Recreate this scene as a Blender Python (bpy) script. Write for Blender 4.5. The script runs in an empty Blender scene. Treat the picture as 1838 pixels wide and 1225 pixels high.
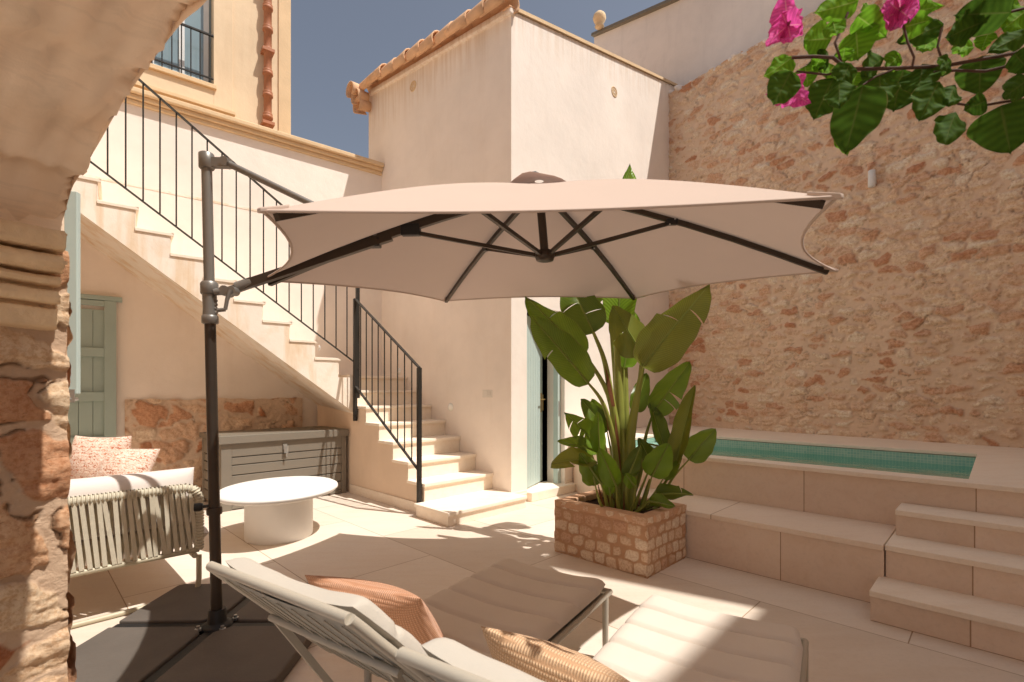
import bpy, math, random
import numpy as np
from mathutils import Vector, Matrix
R = math.radians
random.seed(7)
sc = bpy.context.scene
col = sc.collection

# ------------------------------------------------------------------ frame
F, CX, Y0, H = 885.0, 919.0, 700.0, 1.25     # focal length / horizon of the photograph in its own pixels, eye height
U = Vector((-0.713, 0.702, 0)).normalized()   # along the pool, away from the eye
Vv = Vector((0.703, 0.711, 0)).normalized()   # across, towards the stone wall
UB = Vector((0.78, 0.626, 0)).normalized()    # along the back wall (slightly skewed)
NB = Vector((-UB.y, UB.x, 0))                 # behind the back wall
Z = Vector((0, 0, 1))

def W(u, v, z=0.0): return U * u + Vv * v + Z * z
def at(x, y, d): return Vector(((x - CX) / F * d, d, H - (y - Y0) / F * d))
def fl(x, y, z=0.0):
    d = F * (H - z) / (y - Y0)
    return Vector(((x - CX) / F * d, d, z))

# ------------------------------------------------------------------ mesh builder
class MB:
    def __init__(s): s.v = []; s.f = []; s.sm = []; s.uv = {}
    def add(s, vs, fs, smooth=False):
        o = len(s.v); s.v += [Vector(p) for p in vs]
        s.f += [tuple(i + o for i in f) for f in fs]; s.sm += [smooth] * len(fs)
        return s
    def box(s, o, ex, ey, ez, x0, x1, y0, y1, z0, z1):
        o, ex, ey, ez = Vector(o), Vector(ex), Vector(ey), Vector(ez)
        vs = [o + ex * x + ey * y + ez * z for z in (z0, z1) for y in (y0, y1) for x in (x0, x1)]
        return s.add(vs, [(0, 2, 3, 1), (4, 5, 7, 6), (0, 1, 5, 4), (2, 6, 7, 3), (0, 4, 6, 2), (1, 3, 7, 5)])
    def ub(s, u0, u1, v0, v1, z0, z1): return s.box((0, 0, 0), U, Vv, Z, u0, u1, v0, v1, z0, z1)
    def prism(s, pts, off, smooth=False):
        n = len(pts); off = Vector(off); pts = [Vector(p) for p in pts]
        vs = pts + [p + off for p in pts]
        fs = [tuple(range(n))[::-1], tuple(range(n, 2 * n))] + [(i, (i + 1) % n, n + (i + 1) % n, n + i) for i in range(n)]
        return s.add(vs, fs, smooth)
    def tube(s, path, r, seg=10, caps=True, flat=1.0, up=None):
        path = [Vector(p) for p in path]; n = len(path)
        rr = r if isinstance(r, (list, tuple)) else [r] * n
        vs = []; prev = None
        for i, p in enumerate(path):
            t = (path[min(i + 1, n - 1)] - path[max(i - 1, 0)]).normalized()
            if prev is None:
                a = Vector(up) if up else (Z if abs(t.z) < .9 else Vector((1, 0, 0)))
                b = t.cross(a).normalized()
            else:
                b = (prev - t * prev.dot(t)).normalized()
            prev = b; c = b.cross(t)
            for k in range(seg):
                w = 2 * math.pi * k / seg
                vs.append(p + b * math.cos(w) * rr[i] + c * math.sin(w) * rr[i] * flat)
        fs = [(i * seg + k, i * seg + (k + 1) % seg, (i + 1) * seg + (k + 1) % seg, (i + 1) * seg + k) for i in range(n - 1) for k in range(seg)]
        s.add(vs, fs, True)
        if caps:
            s.add(vs[:seg], [tuple(range(seg))[::-1]]); s.add(vs[-seg:], [tuple(range(seg))])
        return s
    def bar(s, a, b, w, h=None, up=Z):
        a, b = Vector(a), Vector(b); h = h or w
        t = b - a; L = t.length; t.normalize()
        x = t.cross(Vector(up))
        if x.length < 1e-4: x = t.cross(Vector((1, 0, 0)))
        x.normalize(); y = x.cross(t)
        return s.box(a, x, y, t, -w / 2, w / 2, -h / 2, h / 2, 0, L)
    def lathe(s, c, prof, seg=48, sx=1.0, sy=1.0, smooth=True):
        c = Vector(c); n = len(prof); vs = []
        for r, z in prof:
            for k in range(seg):
                w = 2 * math.pi * k / seg
                vs.append(c + Vector((r * sx * math.cos(w), r * sy * math.sin(w), z)))
        fs = [(i * seg + k, i * seg + (k + 1) % seg, (i + 1) * seg + (k + 1) % seg, (i + 1) * seg + k) for i in range(n - 1) for k in range(seg)]
        s.add(vs, fs, smooth)
        s.add(vs[:seg], [tuple(range(seg))[::-1]]); s.add(vs[-seg:], [tuple(range(seg))])
        return s
    def grid(s, fn, nu, nv, smooth=True):
        vs = [fn(i / nu, j / nv) for j in range(nv + 1) for i in range(nu + 1)]
        fs = [(j * (nu + 1) + i, j * (nu + 1) + i + 1, (j + 1) * (nu + 1) + i + 1, (j + 1) * (nu + 1) + i) for j in range(nv) for i in range(nu)]
        return s.add(vs, fs, smooth)
    def ball(s, c, r, seg=12, sx=1, sy=1, sz=1):
        c = Vector(c)
        return s.grid(lambda a, b: c + Vector((r * sx * math.cos(2 * math.pi * a) * math.sin(math.pi * b), r * sy * math.sin(2 * math.pi * a) * math.sin(math.pi * b), -r * sz * math.cos(math.pi * b))), seg, seg // 2 + 2)

def setp(o, label=None, cat=None, group=None, kind=None):
    if label: o['label'] = label
    if cat: o['category'] = cat
    if group: o['group'] = group
    if kind: o['kind'] = kind
    return o
def thing(name, label, cat, loc=(0, 0, 0), group=None, rz=0):
    o = bpy.data.objects.new(name, None); col.objects.link(o)
    o.location = loc; o.rotation_euler = (0, 0, rz); o.empty_display_size = .1
    return setp(o, label, cat, group)
def origin_of(o):
    m = Matrix.Translation(o.location) @ o.rotation_euler.to_matrix().to_4x4()
    return (origin_of(o.parent) if o.parent else Matrix.Identity(4)) @ m
def build(name, mb, m, parent=None, loc=None, bevel=0, local=False, subsurf=0, label=None, solid=0, seg=2):
    """link the collected shape as ONE mesh object; shape is in world coordinates unless local"""
    base = Vector((0, 0, 0)) if loc is None else Vector(loc)
    me = bpy.data.meshes.new(name)
    vs = mb.v
    if not local:
        if parent:
            inv = origin_of(parent).inverted(); vs = [inv @ p for p in vs]
        else: vs = [p - base for p in vs]
    me.from_pydata([tuple(p) for p in vs], [], mb.f); me.update()
    me.polygons.foreach_set('use_smooth', mb.sm)
    if mb.uv:
        l = me.uv_layers.new(name='UVMap')
        for lp in me.loops: l.data[lp.index].uv = mb.uv.get(lp.vertex_index, (0, 0))
    me.materials.append(m)
    o = bpy.data.objects.new(name, me); col.objects.link(o)
    if parent: o.parent = parent
    else: o.location = base
    if bevel:
        b = o.modifiers.new('bevel', 'BEVEL'); b.width = bevel; b.segments = seg; b.limit_method = 'ANGLE'; b.angle_limit = R(40)
    if solid:
        b = o.modifiers.new('solid', 'SOLIDIFY'); b.thickness = solid; b.offset = 0
    if subsurf:
        b = o.modifiers.new('sub', 'SUBSURF'); b.levels = b.render_levels = subsurf
    if label: o['label'] = label
    return o

# ------------------------------------------------------------------ materials
class Mat:
    def __init__(s, name):
        s.m = bpy.data.materials.new(name); s.m.use_nodes = True
        s.t = s.m.node_tree; s.t.nodes.clear(); s.out = s.n('ShaderNodeOutputMaterial')
    def n(s, typ, ins=None, **kw):
        nd = s.t.nodes.new(typ)
        for k, v in kw.items(): setattr(nd, k, v)
        for k, v in (ins or {}).items():
            sk = nd.inputs[k]
            if isinstance(v, bpy.types.NodeSocket): s.t.links.new(v, sk)
            else: sk.default_value = v
        return nd
    def pos(s, rot=0.0, scale=(1, 1, 1), world=True):
        src = s.n('ShaderNodeNewGeometry').outputs['Position'] if world else s.n('ShaderNodeTexCoord').outputs['Object']
        return s.n('ShaderNodeMapping', {'Vector': src, 'Rotation': (0, 0, rot), 'Scale': scale}).outputs[0]
    def noise(s, vec, scale, detail=4, rough=.55, dist=0):
        return s.n('ShaderNodeTexNoise', {'Vector': vec, 'Scale': scale, 'Detail': detail, 'Roughness': rough, 'Distortion': dist}).outputs['Fac']
    def ramp(s, fac, stops, interp='LINEAR'):
        nd = s.n('ShaderNodeValToRGB', {'Fac': fac}); cr = nd.color_ramp; cr.interpolation = interp
        while len(cr.elements) < len(stops): cr.elements.new(.5)
        for e, (p, c) in zip(cr.elements, stops):
            e.position = p; e.color = c if len(c) == 4 else (*c, 1)
        return nd.outputs['Color']
    def mix(s, f, a, b, mode='MIX'):
        nd = s.n('ShaderNodeMix', data_type='RGBA', blend_type=mode)
        for i, v in ((0, f), (6, a), (7, b)):
            if isinstance(v, bpy.types.NodeSocket): s.t.links.new(v, nd.inputs[i])
            else: nd.inputs[i].default_value = v if i == 0 or len(v) == 4 else (*v, 1)
        return nd.outputs[2]
    def math(s, op, a, b=0.0, clamp=False):
        nd = s.n('ShaderNodeMath', {0: a, 1: b}, operation=op, use_clamp=clamp); return nd.outputs[0]
    def bump(s, h, strength=.3, dist=.01, normal=None):
        d = {'Height': h, 'Strength': strength, 'Distance': dist}
        if normal: d['Normal'] = normal
        return s.n('ShaderNodeBump', d).outputs[0]
    def surf(s, color, rough=.8, normal=None, metal=0.0, spec=.3, trans=0.0, sheen=0.0):
        d = {'Base Color': color if isinstance(color, bpy.types.NodeSocket) or len(color) == 4 else (*color, 1), 'Roughness': rough, 'Metallic': metal, 'Specular IOR Level': spec}
        if normal: d['Normal'] = normal
        p = s.n('ShaderNodeBsdfPrincipled', d)
        if sheen: p.inputs['Sheen Weight'].default_value = sheen
        out = p.outputs[0]
        if trans:
            dd = {'Color': d['Base Color']}
            if normal: dd['Normal'] = normal
            t = s.n('ShaderNodeBsdfTranslucent', dd)
            out = s.n('ShaderNodeMixShader', {0: trans, 1: out, 2: t.outputs[0]}).outputs[0]
        s.t.links.new(out, s.out.inputs[0]); return s.m

def sc3(c, k): return tuple(min(1, x * k) for x in c)
def simple(name, c, rough=.6, metal=0.0, var=.12, scale=8, bscale=60, bstr=.15, spec=.35, world=False, bdist=.004):
    m = Mat(name); p = m.pos(world=world)
    cl = m.mix(m.noise(p, scale, 5), sc3(c, 1 - var), sc3(c, 1 + var))
    return m.surf(cl, rough, m.bump(m.noise(p, bscale, 4), bstr, bdist), metal, spec)
def plaster(name, c, stain=(.45, .26, .12), amt=.25, var=.1, top=False, brush=0.0):
    m = Mat(name); p = m.pos()
    big = m.noise(p, .9, 5, .6); mid = m.noise(p, 5, 6, .6, .4); fine = m.noise(p, 70, 4, .7)
    cl = m.mix(m.ramp(big, [(.3, (0, 0, 0)), (.7, (1, 1, 1))]), sc3(c, 1 - var), sc3(c, 1 + var * .5))
    cl = m.mix(m.math('MULTIPLY', m.ramp(mid, [(.5, (0, 0, 0)), (.78, (1, 1, 1))]), amt * .7), cl, stain)
    st = m.noise(m.pos(scale=(3.2, 3.2, .5)), 1.6, 5, .6, .3)
    cl = m.mix(m.math('MULTIPLY', m.ramp(st, [(.54 if amt < .4 else .5, (0, 0, 0)), (.74 if amt < .4 else .66, (1, 1, 1))]), amt), cl, stain)
    if brush:    # wavy trowel lines
        bn = m.noise(m.n('ShaderNodeMapping', {'Vector': m.n('ShaderNodeNewGeometry').outputs['Position'], 'Rotation': (0, R(52), R(-30)), 'Scale': (1.2, 1.2, 9)}).outputs[0], 1.7, 5, .6, 1.2)
        cl = m.mix(m.math('MULTIPLY', m.ramp(bn, [(.47, (0, 0, 0)), (.55, (1, 1, 1)), (.62, (0, 0, 0))]), brush), cl, sc3(c, .62))
    if top:      # rain streaks under the sloping roof edge
        g_ = m.n('ShaderNodeNewGeometry').outputs['Position']; q = m.n('ShaderNodeSeparateXYZ', {0: g_})
        vv = m.n('ShaderNodeVectorMath', {0: g_, 1: (Vv.x, Vv.y, 0)}, operation='DOT_PRODUCT').outputs['Value']
        dz = m.math('SUBTRACT', m.math('ADD', m.math('MULTIPLY', m.math('SUBTRACT', vv, 3.83), .218), 5.39), q.outputs[2])
        k_ = m.math('MULTIPLY', m.ramp(dz, [(.0, (1, 1, 1)), (.42, (0, 0, 0))]), m.ramp(m.noise(m.pos(scale=(9, 9, .5)), 2.2, 4, .6), [(.42, (0, 0, 0)), (.62, (1, 1, 1))]))
        cl = m.mix(m.math('MULTIPLY', k_, .32), cl, (.60, .40, .22))
    hh = m.math('ADD', m.math('MULTIPLY', m.noise(p, 9, 5, .6), 1.0), m.math('MULTIPLY', fine, .25))
    return m.surf(cl, .9, m.bump(hh, .35, .012), spec=.15)
ROT = -math.atan2(Vv.y, Vv.x)      # world -> (v along x, u along y)
def limestone(name, c, tile=None, off=.5, joint=(.40, .29, .2), shift=(0, 0, 0), mode='floor', var=.07):
    m = Mat(name); p = m.pos()
    n1 = m.noise(p, 1.3, 6, .6, .6); n2 = m.noise(m.pos(rot=ROT, scale=(1, 5, 5)), 2.5, 6, .65, .8); n3 = m.noise(p, 45, 4, .7)
    cl = m.mix(n1, sc3(c, 1 - var), sc3(c, 1 + var))
    cl = m.mix(m.math('MULTIPLY', m.ramp(n2, [(.45, (0, 0, 0)), (.75, (1, 1, 1))]), .35), cl, (c[0] * .86, c[1] * .76, c[2] * .66))
    cl = m.mix(m.math('MULTIPLY', m.ramp(n3, [(.3, (1, 1, 1)), (.5, (0, 0, 0))]), .16), cl, sc3(c, .6))
    h = m.math('MULTIPLY', n3, .25)
    if tile:
        vec = m.n('ShaderNodeMapping', {'Vector': m.pos(rot=ROT), 'Location': shift}).outputs[0]
        if mode == 'wall':
            sx = m.n('ShaderNodeSeparateXYZ', {0: vec}); vec = m.n('ShaderNodeCombineXYZ', {0: sx.outputs[1], 1: sx.outputs[2], 2: 0.0}).outputs[0]
        elif mode == 'floor':
            sx = m.n('ShaderNodeSeparateXYZ', {0: vec}); vec = m.n('ShaderNodeCombineXYZ', {0: sx.outputs[1], 1: sx.outputs[0], 2: 0.0}).outputs[0]
        b = m.n('ShaderNodeTexBrick', {'Vector': vec, 'Color1': (1, 1, 1, 1), 'Color2': (.83, .80, .77, 1), 'Mortar': (.5, .4, .3, 1), 'Scale': 1.0, 'Mortar Size': .0035, 'Mortar Smooth': .3, 'Brick Width': tile[0], 'Row Height': tile[1]}, offset=off, squash=1.0)
        cl = m.mix(1.0, cl, b.outputs['Color'], 'MULTIPLY')
        h = m.math('SUBTRACT', h, m.math('MULTIPLY', b.outputs['Fac'], .6))
    return m.surf(cl, .55, m.bump(h, .3, .006), spec=.3)
def stonemat(name, stops, mortar, fine=40):
    m = Mat(name); a = m.n('ShaderNodeAttribute', attribute_name='tint'); s = m.n('ShaderNodeSeparateColor', {0: a.outputs['Color']})
    p = m.pos(); n1 = m.noise(p, 9, 7, .7, .5); n2 = m.noise(p, fine, 6, .75); n3 = m.noise(p, 2.2, 4, .6)
    f = m.math('ADD', m.math('MULTIPLY', s.outputs[0], .72), m.math('MULTIPLY', n1, .32))
    cl = m.ramp(f, stops)
    cl = m.mix(m.math('MULTIPLY', m.ramp(n2, [(.40, (1, 1, 1)), (.55, (0, 0, 0))]), .6), cl, m.mix(1.0, cl, (.66, .48, .35), 'MULTIPLY'))
    pit = m.noise(m.pos(scale=(1, 1, 2.6)), fine * .55, 6, .8)
    cl = m.mix(m.math('MULTIPLY', m.ramp(pit, [(.30, (1, 1, 1)), (.40, (0, 0, 0))]), .75), cl, m.mix(1.0, cl, (.36, .22, .14), 'MULTIPLY'))
    mo = m.mix(n3, sc3(mortar, .82), sc3(mortar, 1.12)); mo = m.mix(m.math('MULTIPLY', n2, .4), mo, sc3(mortar, .7))
    cl = m.mix(s.outputs[1], mo, cl)
    cl = m.mix(s.outputs[2], cl, (.17, .09, .045))
    return m.surf(cl, .9, m.bump(m.math('ADD', m.math('MULTIPLY', n1, .6), m.math('ADD', n2, pit)), .65, .010), spec=.12)

M = {}
M['plaster'] = plaster('cream_plaster', (.92, .82, .725), amt=.07, top=True)
M['plaster_back'] = plaster('lime_plaster', (.92, .82, .725), amt=.08)
M['plaster_pink'] = plaster('beige_plaster', (.84, .66, .50), amt=.08)
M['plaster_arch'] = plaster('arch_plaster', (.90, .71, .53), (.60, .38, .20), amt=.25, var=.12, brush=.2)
M['plaster_house'] = plaster('house_render', (.80, .62, .42), amt=.14)
M['plaster_white'] = plaster('white_render', (.86, .79, .74), (.30, .27, .26), amt=.12)
M['plaster_stair'] = plaster('stair_plaster', (.92, .82, .70), (.66, .40, .15), amt=.45)
M['trim_stone'] = simple('sandstone_trim', (.74, .54, .33), .85, 0, .16, 5, 40, .3, .15, True, .008)
M['paving'] = limestone('limestone_paving', (.81, .70, .59), (1.37, .88), .5, shift=(-.46, -.32, 0))
M['slab'] = limestone('limestone_cladding', (.86, .69, .555), (.92, 3.0), .0, mode='wall', shift=(0, -1.02, 0))
M['tread'] = limestone('limestone_tread', (.92, .80, .66), None)
M['bench_slab'] = limestone('limestone_bench', (.90, .75, .61), (1.0, 30.0), 0, mode='wall', shift=(0, -.47, 0))
M['stone'] = stonemat('rubble_stone', [(.14, (.60, .29, .16)), (.25, (.76, .49, .33)), (.45, (.85, .64, .46)), (.75, (.88, .70, .52)), (.95, (.92, .82, .67))], (.86, .635, .46))
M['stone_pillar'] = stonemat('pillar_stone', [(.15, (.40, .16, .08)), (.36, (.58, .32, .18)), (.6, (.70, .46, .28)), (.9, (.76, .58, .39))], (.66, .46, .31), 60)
M['stone_red'] = stonemat('red_rubble', [(.15, (.54, .25, .13)), (.38, (.70, .42, .27)), (.6, (.80, .58, .41)), (.9, (.86, .70, .53))], (.82, .62, .46), 50)
M['stone_planter'] = stonemat('planter_stone', [(.15, (.66, .40, .26)), (.4, (.79, .58, .41)), (.7, (.85, .68, .51)), (.95, (.88, .75, .60))], (.62, .36, .21), 70)
M['impost'] = simple('weathered_sandstone', (.80, .57, .36), .9, 0, .34, 11, 60, .6, .1, True, .008)
M['rock'] = simple('golden_rock', (.66, .46, .25), .9, 0, .3, 9, 30, .7, .1, False, .02)
M['iron'] = simple('dark_iron', (.032, .027, .022), .5, .15, .1, 20, 120, .05, .3)
M['bronze'] = simple('bronze_metal', (.075, .058, .045), .4, .6, .1, 20, 120, .03)
M['pole_grey'] = simple('grey_coated_aluminium', (.22, .205, .185), .38, .5, .06, 20, 120, .03)
M['black'] = simple('black_plastic', (.02, .02, .02), .4)
M['slate'] = simple('dark_base_slab', (.125, .105, .088), .6, 0, .25, 6, 90, .25, .3, False)
M['teal'] = simple('sage_teal_paint', (.37, .46, .42), .6, 0, .08, 6, 80, .12)
M['teal_blue'] = simple('pale_teal_paint', (.47, .56, .52), .55, 0, .06, 6, 80, .1)
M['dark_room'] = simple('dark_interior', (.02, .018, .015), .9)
M['brass'] = simple('brass', (.62, .42, .16), .3, .9)
M['white'] = simple('white_coating', (.78, .77, .75), .5, 0, .03, 4, 200, .05)
M['white_plastic'] = simple('cream_plastic', (.74, .68, .6), .4, 0, .03)
M['table_white'] = simple('white_microcement', (.80, .77, .72), .6, 0, .05, 5, 120, .1)
M['olive'] = simple('olive_grey_metal', (.22, .19, .15), .5, .1, .06, 5, 90, .05)
M['olive_lid'] = simple('olive_grey_lid', (.20, .175, .135), .45, .1, .06, 5, 90, .05)
M['rope'] = simple('olive_rope', (.62, .56, .43), .9, 0, .12, 40, 260, .6, .1)
M['sofa_metal'] = simple('olive_tube', (.52, .46, .33), .5, .1, .05)
M['terracotta'] = simple('terracotta', (.72, .45, .27), .85, 0, .28, 5, 50, .4, .1, True, .006)
M['pipe'] = simple('glazed_clay_pipe', (.42, .17, .085), .55, 0, .15, 8, 60, .2, .3, True)
M['glass'] = simple('window_glass', (.25, .33, .36), .06, 0, .2, 2, 4, .02, .8)
M['frame_white'] = simple('white_window_frame', (.72, .72, .70), .5)
M['grey_metal'] = simple('galvanised', (.5, .5, .48), .35, .8)
M['soil'] = simple('potting_soil', (.05, .03, .02), .95, 0, .4, 30, 60, .9, .1, False, .02)
M['petiole_dry'] = simple('dry_sheath', (.22, .09, .04), .8, 0, .35, 20, 60, .4, .15)
M['twig'] = simple('brown_twig', (.09, .045, .03), .8)
M['lamp'] = simple('frosted_lamp', (.92, .88, .8), .2)

def fabric(name, c, weave=420, bstr=.35, var=.06, trans=0, rough=.95, big=.05):
    m = Mat(name); p = m.pos(world=False)
    w = m.math('MULTIPLY', m.n('ShaderNodeTexWave', {'Vector': p, 'Scale': weave / 6.3, 'Distortion': .6}, bands_direction='X').outputs['Fac'], m.n('ShaderNodeTexWave', {'Vector': p, 'Scale': weave / 6.3, 'Distortion': .6}, bands_direction='Y').outputs['Fac'])
    n = m.noise(p, 3.5, 4, .6)
    cl = m.mix(n, sc3(c, 1 - big - var), sc3(c, 1 + big)); cl = m.mix(m.math('MULTIPLY', m.noise(p, 160, 2), var * 2), cl, sc3(c, .7))
    h = m.math('ADD', m.math('MULTIPLY', w, .06), m.math('MULTIPLY', m.noise(p, 14, 5, .6), .8))
    return m.surf(cl, rough, m.bump(h, bstr, .01), spec=.1, trans=trans, sheen=.15)
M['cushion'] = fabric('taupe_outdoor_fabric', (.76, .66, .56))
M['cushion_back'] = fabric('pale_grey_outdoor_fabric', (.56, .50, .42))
M['sofa_cushion'] = fabric('grey_white_fabric', (.74, .66, .60))
M['sling'] = fabric('sling_mesh', (.40, .37, .31), 900)
M['frame_cream'] = simple('cream_tube', (.50, .44, .35), .42, .1, .04)
M['canopy'] = fabric('beige_canopy_fabric', (.62, .485, .405), 700, .06, .02, trans=.10, big=.02)
M['canopy_dark'] = fabric('beige_vent_fabric', (.58, .42, .35), 700, .3, .03, trans=.15)

def woven(name, a, b, scale):
    m = Mat(name); p = m.pos(world=False)
    w1 = m.n('ShaderNodeTexWave', {'Vector': p, 'Scale': scale, 'Distortion': 1.2, 'Detail': 2.0}, bands_direction='X').outputs['Fac']
    w2 = m.n('ShaderNodeTexWave', {'Vector': p, 'Scale': scale * .9, 'Distortion': 1.2, 'Detail': 2.0}, bands_direction='Y').outputs['Fac']
    f = m.math('MULTIPLY', w1, w2)
    cl = m.mix(m.ramp(f, [(.1, (0, 0, 0)), (.5, (1, 1, 1))]), a, b)
    cl = m.mix(m.math('MULTIPLY', m.noise(p, 5, 3), .5), cl, sc3(b, .8))
    return m.surf(cl, .95, m.bump(m.math('ADD', f, m.math('MULTIPLY', m.noise(p, 60, 3), .5)), .6, .006), spec=.08, sheen=.2)
M['pillow_rust'] = woven('rust_woven', (.46, .22, .12), (.74, .40, .24), 42)
M['pillow_rust_band'] = woven('rust_brown_mesh', (.10, .06, .04), (.42, .22, .12), 34)
M['pillow_gold'] = woven('gold_woven', (.50, .28, .15), (.82, .56, .34), 42)
def patterned():
    m = Mat('red_white_tufted'); p = m.pos(world=False)
    w = m.n('ShaderNodeTexWave', {'Vector': p, 'Scale': 13.0, 'Distortion': 9.0, 'Detail': 4.0, 'Detail Scale': 4.0}, bands_direction='Y').outputs['Fac']
    n = m.noise(p, 30, 5, .75)
    cl = m.ramp(m.math('ADD', m.math('MULTIPLY', w, .32), m.math('MULTIPLY', n, .68)), [(.30, (.46, .16, .09)), (.40, (.66, .36, .23)), (.47, (.86, .78, .70)), (.56, (.78, .68, .58)), (.63, (.70, .42, .28)), (.70, (.82, .72, .62))])
    return m.surf(cl, .95, m.bump(n, .9, .015), spec=.08)
M['pillow_red'] = patterned()

def tilemat():
    m = Mat('green_pool_mosaic'); v = m.pos(rot=ROT)
    s = m.n('ShaderNodeSeparateXYZ', {0: v}); h = m.math('ADD', s.outputs[0], s.outputs[1])
    vec = m.n('ShaderNodeCombineXYZ', {0: h, 1: s.outputs[2], 2: 0.0}).outputs[0]
    b = m.n('ShaderNodeTexBrick', {'Vector': vec, 'Color1': (.30, .55, .47, 1), 'Color2': (.40, .62, .52, 1), 'Mortar': (.66, .76, .62, 1), 'Scale': 1.0, 'Mortar Size': .0014, 'Brick Width': .026, 'Row Height': .026, 'Bias': 0.0}, offset=0.0)
    return m.surf(m.mix(m.noise(m.pos(), 6, 4), b.outputs['Color'], m.mix(1.0, b.outputs['Color'], (.7, .8, .75), 'MULTIPLY')), .25, spec=.5)
M['pool_tile'] = tilemat()
def watermat():
    m = Mat('pool_water'); p = m.pos()
    nrm = m.bump(m.noise(p, 6, 4, .55, .6), .30, .03)
    tr = m.n('ShaderNodeBsdfTransparent', {'Color': (.48, .84, .78, 1)})
    df = m.n('ShaderNodeBsdfDiffuse', {'Color': (.05, .36, .34, 1)})
    gl = m.n('ShaderNodeBsdfGlossy', {'Color': (.75, .95, .9, 1), 'Roughness': .02, 'Normal': nrm})
    fr = m.n('ShaderNodeFresnel', {'IOR': 1.33, 'Normal': nrm})
    a = m.n('ShaderNodeMixShader', {0: .35, 1: tr.outputs[0], 2: df.outputs[0]})
    b = m.n('ShaderNodeMixShader', {0: m.math('MULTIPLY', fr.outputs[0], .8), 1: a.outputs[0], 2: gl.outputs[0]})
    m.t.links.new(b.outputs[0], m.out.inputs[0]); return m.m
M['water'] = watermat()

def leafmat(name, c1, c2, trans=.35, vein=30.0, rough=.30, midc=(.32, .38, .08), veinb=.22, spec=.5):
    m = Mat(name); uv = m.n('ShaderNodeTexCoord').outputs['UV']; s = m.n('ShaderNodeSeparateXYZ', {0: uv})
    ax = m.math('ABSOLUTE', m.math('SUBTRACT', s.outputs[0], .5))
    ph = m.math('ADD', m.math('MULTIPLY', s.outputs[1], vein), m.math('MULTIPLY', ax, -vein * .25))
    w = m.math('SINE', m.math('MULTIPLY', ph, 6.283))
    p = m.pos(); cl = m.mix(m.noise(p, 6, 4, .6), c1, c2)
    cl = m.mix(m.math('MULTIPLY', m.math('ADD', w, 1.0), .2), cl, sc3(c1, .5))
    cl = m.mix(m.ramp(ax, [(.012, (1, 1, 1)), (.03, (0, 0, 0))]), cl, midc)
    cl = m.mix(m.math('MULTIPLY', m.ramp(m.math('ADD', ax, m.math('MULTIPLY', m.noise(p, 30, 3), .05)), [(.505, (0, 0, 0)), (.53, (1, 1, 1))]), .7), cl, (.28, .2, .09))
    return m.surf(cl, rough, m.bump(w, veinb, .004), spec=spec, trans=trans)
M['leaf'] = leafmat('strelitzia_leaf', (.13, .235, .018), (.27, .37, .03), .40, 44)
M['leaf_dark'] = leafmat('strelitzia_leaf_dark', (.10, .165, .014), (.17, .235, .022), .34, 44)
M['leaf_sunlit'] = leafmat('strelitzia_leaf_sunlit', (.2, .36, .02), (.3, .47, .035), .48, 44)  # brighter twin of the leaf green, sunlight put into its colour
M['leaf_olive'] = leafmat('strelitzia_leaf_olive', (.22, .25, .03), (.31, .33, .05), .40, 50)
M['petiole'] = simple('strelitzia_petiole', (.27, .29, .055), .42, 0, .3, 7, 40, .2, .4, False)
M['boug_leaf'] = leafmat('bougainvillea_leaf', (.055, .125, .014), (.08, .16, .018), .42, 7, .7, (.10, .15, .03), .10, .08)
M['boug_sunlit'] = leafmat('bougainvillea_sunlit_leaf', (.14, .33, .02), (.2, .42, .03), .52, 7, .7, (.28, .44, .08), .10, .08)  # leaves in the sun: the light is painted into this paler green
M['bract'] = leafmat('magenta_bract', (.74, .05, .36), (.88, .18, .50), .5, 9, .7, (.8, .3, .45), .05, .1)

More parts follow.
